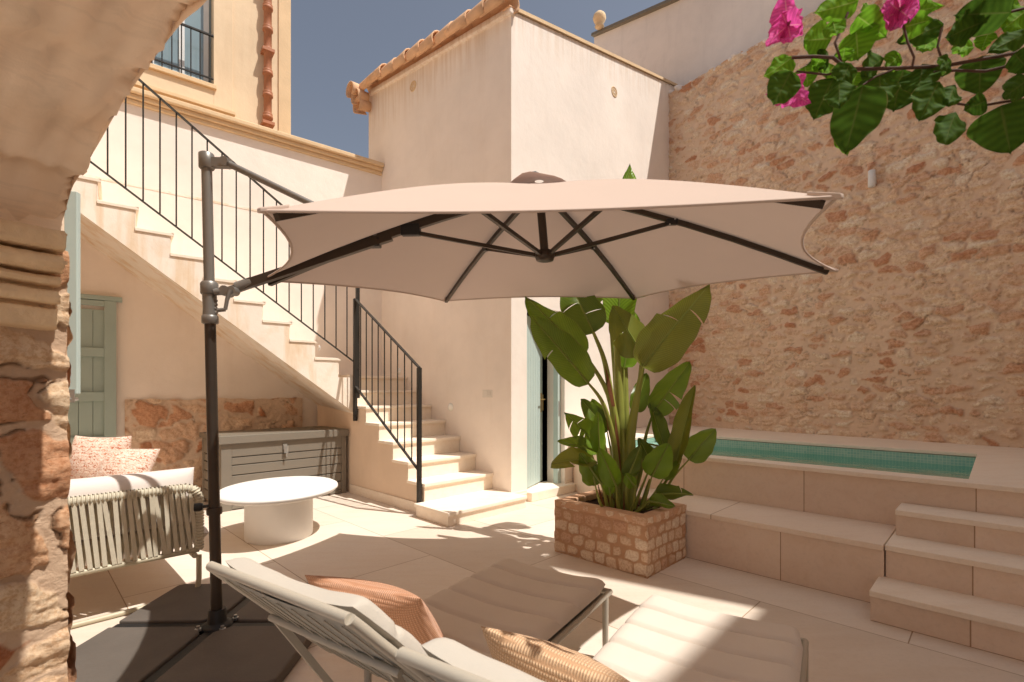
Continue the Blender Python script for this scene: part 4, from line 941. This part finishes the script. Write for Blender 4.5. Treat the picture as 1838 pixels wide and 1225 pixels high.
# fat sheathing stem bases and dry sheaths
b = MB()
for (px, py, qx, qy, r, dd_) in ((1120, 930, 1118, 770, .052, D - .02), (1132, 930, 1138, 790, .045, D - .03), (1106, 930, 1106, 800, .040, D - .01), (1094, 932, 1082, 860, .026, D - .05), (1150, 932, 1166, 860, .024, D)):
    p, q = at(px, py, dd_), at(qx, qy, dd_); p.z = .33
    b.tube([p, p.lerp(q, .35), p.lerp(q, .7), q], [r * 1.05, r, r * .72, r * .3], 10, flat=.75)
build('stem', b, M['petiole'], pt)
b = MB(); rg = random.Random(8)
for k in range(26):
    px = rg.choice([1088, 1096, 1108, 1116, 1126, 1140, 1100]) + rg.uniform(-5, 5); dd_ = D + rg.uniform(-.1, .05)
    p = at(px, 935, dd_); p.z = .34; q = at(px + rg.uniform(-16, 12), rg.uniform(860, 915), dd_ - .02)
    s_ = Vector((1, 0, 0)) * rg.uniform(.008, .02)
    b.add([p - s_, p + s_, q + s_ * .15, q - s_ * .15], [(0, 1, 2, 3)])
for (a_, c_) in (((1086, 655, D - .02), (1101, 730, D - .03)), ((1090, 735, D - .03), (1106, 830, D - .04)), ((1084, 725, D - .09), (1104, 810, D - .06)), ((1104, 740, D - .03), (1112, 850, D - .05))):
    p, q = at(*a_), at(*c_); s_ = Vector((1, 0, .1)) * .016
    b.add([p, p.lerp(q, .5) - s_, p.lerp(q, .5) + s_, q - s_ * .8, q + s_ * .8], [(0, 1, 2), (1, 3, 4, 2)])
build('dry_sheath', b, M['petiole_dry'], pt)

# ---- cantilever parasol ---------------------------------------------
pb = Vector((-1.503, 2.514, 0))
um = thing('cantilever_parasol', 'large beige cantilever parasol with hexagonal canopy on a grey side pole', 'parasol', pb)
b = MB(); ptop = pb + Vector((-.055, 0, 2.44))
def pp_(z): return pb + (ptop - pb) * (z / 2.44)
b.tube([pp_(.02), pp_(.85), pp_(1.60)], [.0265, .026, .026], 20); build('pole', b, M['bronze'], um)
b = MB(); b.tube([pp_(1.78), pp_(2.40)], .0245, 20); build('upper_pole', b, M['pole_grey'], um)
b = MB(); b.tube([pp_(1.585), pp_(1.59), pp_(1.61), pp_(1.625), pp_(1.63)], [.032, .038, .038, .038, .032], 20); b.tube([pp_(1.63), pp_(1.67), pp_(1.72), pp_(1.74)], [.033, .031, .033, .032], 20)
for z in (1.645, 1.665, 1.685, 1.705): b.tube([pp_(z) + Vector((.03, 0, 0)), pp_(z + .004) + Vector((.036, 0, 0))], [.012, .008], 8)
b.tube([pp_(1.735), pp_(1.74), pp_(1.79), pp_(1.80)], [.036, .041, .041, .034], 20)
cl_ = build('collar', b, M['pole_grey'], um)
b = MB(); kp = pp_(.66) + Vector((-.055, -.03, 0)); b.tube([pp_(.66), kp], .008, 8); b.tube([kp + Vector((.012, .006, 0)), kp, kp - Vector((.022, .011, 0))], [.016, .022, .02], 10); build('clamp_knob', b, M['black'], um)
b = MB(); b.tube([pp_(.615), pp_(.62), pp_(.645), pp_(.65)], [.034, .036, .036, .034], 20); build('joint_ring', b, M['bronze'], um)
b = MB(); b.tube([pp_(2.375), pp_(2.38), pp_(2.45), pp_(2.455)], [.031, .036, .036, .031], 20); b.box(pp_(2.41), Vector((1, .05, 0)), Vector((-.05, 1, 0)), Z, .03, .12, -.018, .018, -.025, .02); b.tube([pp_(2.408) + Vector((.1, -.028, 0)), pp_(2.408) + Vector((.1, .03, 0))], .022, 12)
build('pole_head', b, M['pole_grey'], um)
# canopy geometry
Cc = Vector((.144, 2.582, 1.847)); nrm_ = Vector((-.009, -.086, 1)).normalized()
e1_ = Vector((0, 1, 0)).cross(nrm_).normalized(); e2_ = nrm_.cross(e1_); RC, RISE, ROTC = 1.5, .465, 4.136
def rimdir(a): return e1_ * math.cos(a) + e2_ * math.sin(a)
def hub_h(r): return RISE * (1 - r) + .035 * math.sin(math.pi * r)
VX = [ROTC + k * math.pi / 3 for k in range(6)]
def panel(k):
    def f(a, c):
        r = .07 + .93 * c; A, B_ = rimdir(VX[k]) * RC, rimdir(VX[(k + 1) % 6]) * RC; t = a
        q = 4 * t * (1 - t)
        p = (A * (1 - t) + B_ * t) * r
        p = p * (1 - .085 * q * r * r)
        return Cc + p + nrm_ * (hub_h(r) - .018 * q * r * (1 - r) * 2 + .022 * q * r ** 3 - .01 * q * r)
    return f
b = MB()
for k in range(6): b.grid(panel(k), 14, 14)
for k in range(6):      # hem
    b.tube([panel(k)(t / 14, 1.0) for t in range(15)], .005, 5, False)
cnp = build('canopy', b, M['canopy'], um)
for k in range(6):
    a = VX[k]; tip = Cc + rimdir(a) * RC; t2 = rimdir(a); sd_ = nrm_.cross(t2)
    P_ = [tip + t2 * .012 + nrm_ * .006 - sd_ * .009, tip + t2 * .012 + nrm_ * .006 + sd_ * .009, tip - t2 * .07 + sd_ * .018 + nrm_ * .031, tip - t2 * .07 - sd_ * .018 + nrm_ * .031, tip + t2 * .012 - nrm_ * .008 - sd_ * .008, tip + t2 * .012 - nrm_ * .008 + sd_ * .008, tip - t2 * .065 + sd_ * .016 + nrm_ * .008, tip - t2 * .065 - sd_ * .016 + nrm_ * .008]
    b = MB(); b.add(P_, [(0, 1, 2, 3), (7, 6, 5, 4), (0, 4, 5, 1), (1, 5, 6, 2), (3, 7, 4, 0)])
    build('corner_pocket', b, M['canopy'], cnp, bevel=.004)
b = MB()
def cap(a, c):
    w = 2 * math.pi * a; r = .02 + .20 * c
    return Cc + rimdir(w) * r * 1.15 + nrm_ * (hub_h(r / RC) + .018 - .010 * c + .022 * math.sin(4 * w + 2.2) * c * c + .006 * math.sin(9 * w) * c)
b.grid(cap, 42, 6); build('vent_cap', b, M['canopy_dark'], cnp)
b = MB(); hc = Cc + nrm_ * (RISE + .012); b.tube([hc + rimdir(0.2) * -.09, hc + rimdir(.2) * -.07 + nrm_ * .035, hc + rimdir(.2) * -.02 + nrm_ * .045, hc + rimdir(.2) * .02 + nrm_ * .03], .007, 8); build('crown_handle', b, M['black'], um)
# ribs, hub, mast, struts
hub = at(978, 462, Cc.y); apex = Cc + nrm_ * (RISE - .02)
b = MB(); b.tube([hub + Z * .01, apex], .022, 14); build('mast', b, M['bronze'], um)
b = MB(); b.tube([hub + Z * .035, hub + Z * .03, hub + Z * .0, hub - Z * .018, hub - Z * .022], [.03, .05, .052, .045, .03], 18); build('hub', b, M['bronze'], um)
for k in range(6):
    d_ = rimdir(VX[k]); main = (k == 5)
    P = lambda r: Cc + d_ * (RC * r) + nrm_ * (hub_h(r) - .022)
    w_r = (.022, .024) if not main else (.034, .05)
    rb = MB(); n_ = 6
    for q_ in range(n_): rb.bar(P(.03 + .94 * q_ / n_), P(.03 + .94 * (q_ + 1) / n_ + .004), w_r[0], w_r[1], up=nrm_)
    ro_ = build('rib', rb, M['bronze'], um)
    mid = P(.45) - nrm_ * (.012 if not main else .03)
    b = MB(); b.bar(hub + d_ * .04 + Z * .01, mid, .017, .019); build('strut', b, M['bronze'], ro_)
    b = MB(); s2 = nrm_.cross(d_); b.box(mid, d_, s2, nrm_, -.03, .03, -.018, .018, -.012, .018) if not main else b.box(mid, d_, s2, nrm_, -.05, .05, -.024, .024, -.02, .04)
    build('bracket', b, M['black'], ro_, bevel=.004)
    b = MB()
    for e in (-.012, .014): b.ball(mid + d_ * e - s2 * (.019 if not main else .026) + nrm_ * e, .005, 8)
    build('rivet', b, M['grey_metal'], ro_)
# boom from the collar to the main rib, tie rod from the pole head
bj = at(408, 524, 2.53); tipL = Cc + rimdir(VX[5]) * RC
P5 = lambda r: Cc + rimdir(VX[5]) * (RC * r) + nrm_ * (hub_h(r) - .035)
bo = MB(); bo.bar(at(436, 513, 2.56), P5(.52) - Z * .004, .034, .046); boom = build('boom', bo, M['bronze'], um)
b = MB(); b.tube([pp_(1.745) + Vector((.03, -.012, 0)), bj + Vector((.0, -.012, 0))], .018, 10); b.tube([bj + Vector((0, -.035, 0)), bj + Vector((0, .03, 0))], .026, 14); b.bar(bj, at(425, 517, 2.55), .03, .036); b.tube([at(424, 517, 2.55), at(452, 507, 2.57)], .028, 14)
build('boom_joint', b, M['pole_grey'], um)
b = MB(); ck = at(416, 522, 2.50); b.tube([ck + Vector((0, .04, 0)), ck - Vector((0, .012, 0))], .022, 14); b.tube([ck - Vector((0, .012, 0)), ck + Vector((-.012, -.02, -.05)), ck + Vector((-.02, -.022, -.10))], [.013, .010, .009], 8); b.tube([ck + Vector((-.02, -.022, -.10)), ck + Vector((-.055, -.03, -.105))], .010, 8); build('crank_handle', b, M['pole_grey'], um)
b = MB(); b.tube([pp_(2.408) + Vector((.1, 0, 0)), P5(.56) + Z * .01], .017, 12); build('tie_rod', b, M['pole_grey'], um)
b = MB(); pbk = P5(.60) - Z * .01; b.box(pbk, rimdir(VX[5]), Vector((0, 1, 0)), nrm_, -.06, .06, -.026, .026, -.012, .035); build('tie_bracket', b, M['black'], um, bevel=.004)
# base
bs = thing('parasol_base', 'black steel cross base loaded with four dark slabs under the parasol pole', 'parasol base', pb)
bx_, by_ = Vector((1, .02, 0)).normalized(), Vector((-.02, 1, 0)).normalized()
b = MB()
for (e, f) in ((bx_, by_), (by_, bx_)): b.box(pb, e, f, Z, -.52, .52, -.026, .026, .012 if e is bx_ else .014, .05 if e is bx_ else .048)
b.lathe(pb, [(.075, .05), (.07, .06), (.045, .07), (.042, .13), (.038, .135)], 20)
cr_ = build('cross_frame', b, M['black'], bs, bevel=.003)
for k in range(4):
    w = k * math.pi / 2; c = pb + (bx_ * math.cos(w + .785) + by_ * math.sin(w + .785)) * .085
    b = MB(); b.lathe(c, [(.016, .05), (.016, .062), (.009, .064), (.009, .075)], 6, smooth=False); build('bolt', b, M['grey_metal'], cr_)
for sx_ in (-1, 1):
    for sy_ in (-1, 1):
        g0, L = .032, .52; c = .025
        pl_ = [(g0 + .06, g0), (L, g0), (L, L - c), (L - c, L), (g0, L), (g0, g0 + .06)]
        b = MB(); P_ = [pb + bx_ * (x * sx_) + by_ * (y * sy_) + Z * .004 for x, y in pl_]
        if sx_ * sy_ < 0: P_ = P_[::-1]
        b.prism(P_, Z * .058); build('slab', b, M['slate'], bs, bevel=.008)
red = simple('red_sticker', (.45, .04, .03), .5); wht = M['white_plastic']
b = MB(); b2 = MB()
for x in (-.34, -.24, -.17, .2, .3):
    b2.box(pb, bx_, by_, Z, x - .012, x + .012, -.0285, -.0262, .024, .044)
    if x < 0: b.box(pb, bx_, by_, Z, x - .04, x - .014, -.0285, -.0262, .026, .042)
build('warning_sticker', b2, wht, cr_); build('red_sticker', b, red, cr_)

# ---- sun loungers ---------------------------------------------------
LW = .62
def lounger(label, loc, rz):
    t = thing('sun_lounger', label, 'sun lounger', loc, 'pair of sun loungers', rz)
    FL_, HZ = .98, .305                 # flat length, frame height; head lies towards -y
    a_ = R(46); BLn = .665
    def prof(d):                         # point on the mattress line, d from foot
        if d < FL_: return Vector((0, -d, HZ + .02)), Vector((0, 0, 1))
        e = d - FL_; s_ = min(1, e / .12); th = a_ * s_
        y = FL_; z = HZ + .02
        n_ = 20
        for k in range(n_):
            ee = e * (k + .5) / n_; th = a_ * min(1, ee / .14); 
            y += math.cos(th) * e / n_; z += math.sin(th) * e / n_
        return Vector((0, -y, z)), Vector((0, math.sin(th), math.cos(th)))
    # mattress: quilted across, seat and back separate
    def matt(d0, d1, nseg, thick):
        mb = MB(); ny = nseg * 18; nx = 22
        def f(a, c, top):
            d = d0 + (d1 - d0) * c; p, n_ = prof(d); x = a * 2 - 1
            xe = math.copysign(1 - (1 - abs(x)) ** 1.7, x)
            edge = max(0, 1 - abs(xe) ** 14) ** .5 * min(1, max(0, min(c, 1 - c)) * ny / 4.5) ** .5
            ds = abs((c * nseg + .5) % 1 - .5) * (d1 - d0) / nseg; q = 1 - math.exp(-(ds / .011) ** 2) * .8 + .0; q *= .9 + .1 * math.sin(math.pi * ((c * nseg) % 1))
            h = (.35 + .65 * q) * thick * edge + .0018 * math.sin(9 * xe + 5 * c) * math.sin(23 * c + 3 * xe) * edge
            sag = -.022 * (1 - xe * xe)
            cr = .028 * max(0, 1 - min(c, 1 - c) * nseg * 1.3) * (abs(xe) ** 6)      # rounded corners
            return Vector((LW / 2 + xe * (LW / 2 - .012 - cr * .8), p.y, p.z)) + n_ * (sag + (h if top else -h * .18))
        mb.grid(lambda a, c: f(a, c, True), nx, ny); mb.grid(lambda a, c: f(1 - a, c, False), nx, ny)
        return mb
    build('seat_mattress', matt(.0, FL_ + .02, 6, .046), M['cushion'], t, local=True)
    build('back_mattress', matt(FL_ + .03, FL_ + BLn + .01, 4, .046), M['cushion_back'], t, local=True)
    pr = lambda d, x, o: prof(d)[0] + Vector((x, 0, 0)) + prof(d)[1] * o
    for x in (.012, LW - .012):
        b = MB(); b.tube([pr(d, x, -.03) for d in (.0, .3, .7, FL_, FL_ + .35)][:4], .0135, 10); build('side_rail', b, M['frame_cream'], t, local=True)
        b = MB(); b.tube([pr(FL_ + q * (BLn + .02) / 12, x, -.028) for q in range(13)], .0135, 10); build('back_rail', b, M['frame_cream'], t, local=True)
        for (y, kx) in ((-.06, 0), (-.94, 0)):
            b = MB(); b.tube([Vector((x, y, HZ - .01)), Vector((x, y + .0, .0))], [.015, .013], 10); build('leg', b, M['frame_cream'], t, local=True)
        b = MB(); q = pr(FL_ + .42, x + (.05 if x < .3 else -.05), -.05); b.bar(q, Vector((q.x, -FL_ - .02, .03)), .012, .022); build('back_strut', b, M['frame_cream'], t, local=True)
    b = MB(); b.tube([pr(FL_ + BLn + .02, x, -.028) for x in (.012, LW / 2, LW - .012)], .0135, 10); b.tube([pr(FL_ + .42, x, -.05) for x in (.03, LW - .03)], .011, 8); build('head_rail', b, M['frame_cream'], t, local=True)
    b = MB(); b.tube([Vector((.012, -.005, HZ - .01)), Vector((LW - .012, -.005, HZ - .01))], .0135, 10); b.tube([Vector((.02, -1.0, HZ - .012)), Vector((LW - .02, -1.0, HZ - .012))], .014, 8); b.tube([Vector((.012, -.94, .05)), Vector((LW - .012, -.94, .05))], .011, 8); build('cross_rail', b, M['frame_cream'], t, local=True)
    b = MB(); b.grid(lambda a, c: pr(.03 + (FL_ + BLn - .03) * c, .02 + (LW - .04) * a, -.032 - .01 * (1 - (2 * a - 1) ** 2)), 8, 40); build('sling', b, M['sling'], t, local=True)
    b = MB()
    for q in range(9):
        xx = .06 + (LW - .12) * q / 8
        b.tube([pr(FL_ + .02 + (BLn - .04) * j / 8, xx, -.036 - .01 * (1 - (2 * xx / LW - 1) ** 2)) for j in range(9)], .0022, 5, False)
    build('sling_cord', b, M['frame_cream'], t, local=True)
    return t
lang = math.atan2(-.545, .84)
lounger('sun lounger with taupe mattress in the parasol shade, nearer the parasol pole', (-.045, 2.665, 0), lang)
lounger('sun lounger with taupe mattress half in sunlight, nearer the pool steps', (.60, 2.20, 0), lang)
la = Vector((math.sin(lang), -math.cos(lang), 0)); lw_ = Vector((math.cos(lang), math.sin(lang), 0))
def on_lounger(A, x, d, z): return Vector(A) + lw_ * x + la * d + Z * z
ex_ = Vector((.915, -.404, 0)).normalized(); ey_ = (la * .58 + Z * .80); ey_ = (ey_ - ex_ * ey_.dot(ex_)).normalized()
pillow('lounger_cushion', 'rust orange woven cushion leaning on the lounger nearer the parasol pole', Vector((-.43, 1.645, .475)), ex_, ey_, .46, .40, .15, M['pillow_rust'], 'orange lounger cushions')
pillow('lounger_cushion', 'golden woven cushion leaning on the lounger nearer the pool steps', Vector((.15, 1.24, .468)), Vector((.865, -.485, -.13)).normalized(), ey_, .44, .40, .15, M['pillow_gold'], 'orange lounger cushions')

# ---- bougainvillea spray hanging in at the top right -----------------
bg = thing('bougainvillea', 'bougainvillea branch with magenta bracts hanging in from the upper right', 'plant', at(1900, 95, 1.0))
def zp(x, y, d=1.0): return at(1138 + x / 2.606, y / 2.606, d)
def bleaf(base, tip, width, tilt, seed):
    base, tip = Vector(base), Vector(tip); ax = tip - base; L = ax.length; a = ax.normalized(); rg = random.Random(seed)
    view = Vector((.5, .75, .42)).normalized(); side = a.cross(view).normalized(); side = Matrix.Rotation(tilt, 3, a) @ side; nr = side.cross(a); rg_ = [rg.random()]
    mb = MB(); NT, NX = 24, 6
    for s_ in (-1, 1):
        o = len(mb.v); vs = []
        for j in range(NT + 1):
            t = j / NT; w = width / 2 * (math.sin(math.pi * min(1, (t * 1.04) ** .66)) ** .62) * (1 - .15 * t) * (1 + .035 * math.sin(11 * t + seed)) if 0 < t < .96 else (width * .012 if t < 1 and t > 0 else 0)
            for i in range(NX + 1):
                x = i / NX
                vs.append(base + a * L * t + side * (s_ * w * x) + nr * (w * x * .26 + .005 * math.sin(8 * t + 4 * x + seed) * x + .003 * math.sin(21 * t + seed * 2) * x - (.06 + .1 * rg_[0]) * L * t * t)); mb.uv[o + len(vs) - 1] = (.5 + .5 * s_ * x, t)
        mb.add(vs, [(j * (NX + 1) + i, j * (NX + 1) + i + 1, (j + 1) * (NX + 1) + i + 1, (j + 1) * (NX + 1) + i) for j in range(NT) for i in range(NX)], True)
    return mb
BL = [(930, 370, 830, 580, 140, 0), (1070, 400, 990, 735, 195, 0), (1260, 330, 1200, 530, 230, 0), (1425, 385, 1330, 572, 135, 0), (1505, 525, 1440, 690, 115, 0), (1715, 495, 1765, 720, 225, 0), (1625, 265, 1610, 455, 155, 0), (1850, 370, 1695, 480, 95, 0),
      (1760, 60, 1490, 70, 175, 0), (1630, 105, 1445, 180, 130, 0), (925, 180, 785, 195, 135, 1), (1035, 135, 1055, 290, 150, 1), (1045, 5, 825, 75, 105, 1), (1045, 75, 1180, 175, 115, 1), (1255, 130, 1385, 95, 110, 1), (1390, 165, 1340, 270, 90, 1), (1850, 40, 1715, 145, 125, 1),
      (745, 265, 605, 372, 95, 1), (735, 335, 645, 505, 125, 0), (800, 310, 815, 410, 95, 1), (1445, 115, 1195, 225, 85, 0), (985, 225, 975, 300, 70, 1), (1165, 275, 1040, 370, 115, 0), (910, 270, 810, 310, 90, 0), (1660, 150, 1620, 240, 75, 1), (1650, 470, 1540, 520, 90, 0), (935, 310, 880, 380, 90, 1), (1850, 480, 1800, 590, 110, 0),
      (960, 380, 960, 510, 110, 0), (1350, 300, 1330, 440, 150, 0), (1150, 350, 1150, 500, 150, 0), (930, 100, 950, 175, 80, 1), (1480, 290, 1420, 330, 80, 0), (1040, 340, 1020, 420, 90, 1), (1840, 150, 1640, 260, 90, 0), (960, 610, 1000, 730, 60, 1), (1300, 60, 1420, 30, 80, 1), (1560, 190, 1500, 280, 70, 1), (1700, 20, 1790, 110, 90, 1), (1240, 260, 1170, 330, 80, 1), (880, 260, 840, 330, 60, 1), (1500, 400, 1460, 500, 100, 0), (1130, 20, 1080, 90, 80, 1), (1780, 250, 1850, 340, 90, 0), (1580, 20, 1660, 90, 90, 0), (1010, 300, 950, 420, 100, 0), (700, 300, 680, 400, 70, 1)]
for i, (x0, y0, x1, y1, w, br_) in enumerate(BL):
    rg = random.Random(i); d0 = 1.0 + rg.uniform(-.05, .06) + (0.04 if br_ else 0)
    build('leaf', bleaf(zp(x0, y0, d0), zp(x1, y1, d0 + rg.uniform(-.03, .03)), w * 1.22 / 2.606 / F * d0, rg.uniform(-.4, .4), i), M['boug_sunlit' if br_ else 'boug_leaf'], bg)
for (pts_, r) in (([(1900, 230, 1.0), (1640, 275, 1.0), (1450, 310, 1.0), (1230, 320, 1.0), (1000, 325, 1.01), (930, 270, 1.01), (840, 265, 1.02), (740, 270, 1.02)], .0035), ([(1900, 270, .98), (1750, 310, .98), (1640, 335, .99), (1500, 330, .99), (1400, 340, 1.0)], .0028), ([(1900, 455, 1.02), (1750, 475, 1.02), (1600, 500, 1.02), (1455, 475, 1.0), (1420, 400, 1.0)], .0025), ([(1900, 20, 1.02), (1750, 60, 1.02), (1600, 80, 1.02)], .0028), ([(1450, 310, 1.0), (1420, 220, 1.0), (1440, 130, 1.0)], .0022), ([(980, 320, 1.01), (940, 200, 1.02), (975, 130, 1.02), (1000, 60, 1.02)], .0025), ([(1020, 330, 1.01), (900, 350, 1.02), (760, 335, 1.03)], .0022), ([(1300, 320, 1.0), (1310, 270, .99), (1280, 200, 1.0), (1260, 120, 1.0)], .0022), ([(1230, 320, 1.0), (1130, 360, 1.0), (1070, 400, 1.0)], .002)):
    b = MB(); b.tube([zp(*p) for p in pts_], r, 7); build('twig', b, M['twig'], bg)
q0 = zp(1900, 230, 1.0); cane = [q0, q0.lerp(Vector((1.9, 1.35, 2.15)), .5), Vector((1.9, 1.35, 2.18)), Vector((3.0, 1.7, 2.6)), Vector((4.0, 2.0, 2.85)), Vector((4.9, 2.15, 3.0))]
b = MB(); b.tube(cane, [.0035, .005, .007, .010, .013, .015], 7); build('twig', b, M['twig'], bg)     # the cane grows from the added shade block
for (u_, v_) in ((270, 2), (455, 2), (20, 1)):
    b = MB(); b.tube([zp(1900, u_, 1.0), zp(1900, u_, 1.0).lerp(cane[v_], .6) + Vector((0, 0, .03)), cane[v_]], [.0025, .003, .004], 6); build('twig', b, M['twig'], bg)
rg = random.Random(77)
for k in range(26):
    i_ = rg.randrange(1, 5); p = cane[i_].lerp(cane[i_ + 1], rg.random()) if i_ < 5 else cane[5]
    if p.x / p.y < 1.12: p = p + Vector((.35, 0, 0))
    d_ = Vector((rg.uniform(-1, 1), rg.uniform(-1, .6), rg.uniform(-.9, .5))).normalized()
    build('leaf', bleaf(p, p + d_ * rg.uniform(.07, .12), rg.uniform(.05, .08), rg.uniform(-.6, .6), 200 + k), M['boug_sunlit' if k % 3 == 0 else 'boug_leaf'], bg)
FW = [(720, 120, 1.0, [(700, -20, 130), (800, 110, 120), (650, 190, 110), (740, 205, 100), (585, 225, 60), (690, 60, 150)]), (1245, 50, 1.0, [(1150, 100, 120), (1340, 40, 130), (1240, -40, 150), (1170, 10, 130), (1300, 90, 110), (1200, 125, 90)]), (745, 430, 1.03, [(610, 450, 70), (720, 515, 90), (810, 490, 90), (790, 350, 90), (650, 500, 70), (640, 400, 80)])]
for k, (cx_, cy_, d_, br2) in enumerate(FW):
    f_ = MB(); c0 = zp(cx_, cy_, d_); f_.tube([c0, c0 + Vector((0, -.012, .002))], [.003, .002], 6)
    fo_ = build('flower', f_, M['bract'], bg)
    for j, (tx_, ty_, w_) in enumerate(br2):
        rg = random.Random(k * 10 + j); tp_ = zp(tx_, ty_, d_ + rg.uniform(-.05, .02)); bs_ = c0.lerp(tp_, -.05)
        build('bract', bleaf(bs_, tp_, w_ / 2.606 / F * d_ * 1.15, rg.uniform(-.9, .9), j + 50), M['bract'], fo_)

# ================================================================== LIGHT, SKY, CAMERA
sun_dir = Vector((.49, -.19, 1)).normalized()
el = math.asin(sun_dir.z); az = math.atan2(sun_dir.x, sun_dir.y)
wd = bpy.data.worlds.new('World'); sc.world = wd; wd.use_nodes = True; nt = wd.node_tree; nt.nodes.clear()
sky = nt.nodes.new('ShaderNodeTexSky'); sky.sky_type = 'NISHITA'; sky.sun_disc = False; sky.sun_elevation = el; sky.sun_rotation = az
sky.air_density = 1.0; sky.dust_density = 2.5; sky.ozone_density = 1.5; sky.altitude = 20
hs = nt.nodes.new('ShaderNodeHueSaturation'); hs.inputs['Saturation'].default_value = .60
bgk = nt.nodes.new('ShaderNodeBackground'); bgk.inputs['Strength'].default_value = .10
ow = nt.nodes.new('ShaderNodeOutputWorld')
nt.links.new(sky.outputs[0], hs.inputs['Color']); nt.links.new(hs.outputs[0], bgk.inputs[0]); nt.links.new(bgk.outputs[0], ow.inputs[0])
sl_ = bpy.data.lights.new('sun', 'SUN'); sl_.energy = 5.0; sl_.angle = R(.5); sl_.color = (1.0, .965, .905)
so_ = bpy.data.objects.new('sun', sl_); col.objects.link(so_); so_.rotation_euler = sun_dir.to_track_quat('Z', 'Y').to_euler(); so_.location = (6, -2, 14)
cd = bpy.data.cameras.new('camera'); cam = bpy.data.objects.new('camera', cd); col.objects.link(cam)
cam.location = (0, 0, H); cam.rotation_euler = (R(90), 0, 0)
cd.sensor_width = 36; cd.lens = F / 1838 * 36; cd.shift_y = (Y0 - 612.5) / 1838; cd.clip_start = .02; cd.clip_end = 300
cd.dof.use_dof = True; cd.dof.focus_distance = 4.2; cd.dof.aperture_fstop = 5.6
sc.camera = cam
sc.view_settings.view_transform = 'Standard'; sc.view_settings.look = 'None'; sc.view_settings.exposure = 0; sc.view_settings.gamma = 1
sc.cycles.use_denoising = True
sc.cycles.max_bounces = 10; sc.cycles.diffuse_bounces = 6; sc.cycles.transparent_max_bounces = 12
sc.cycles.sample_clamp_indirect = 8
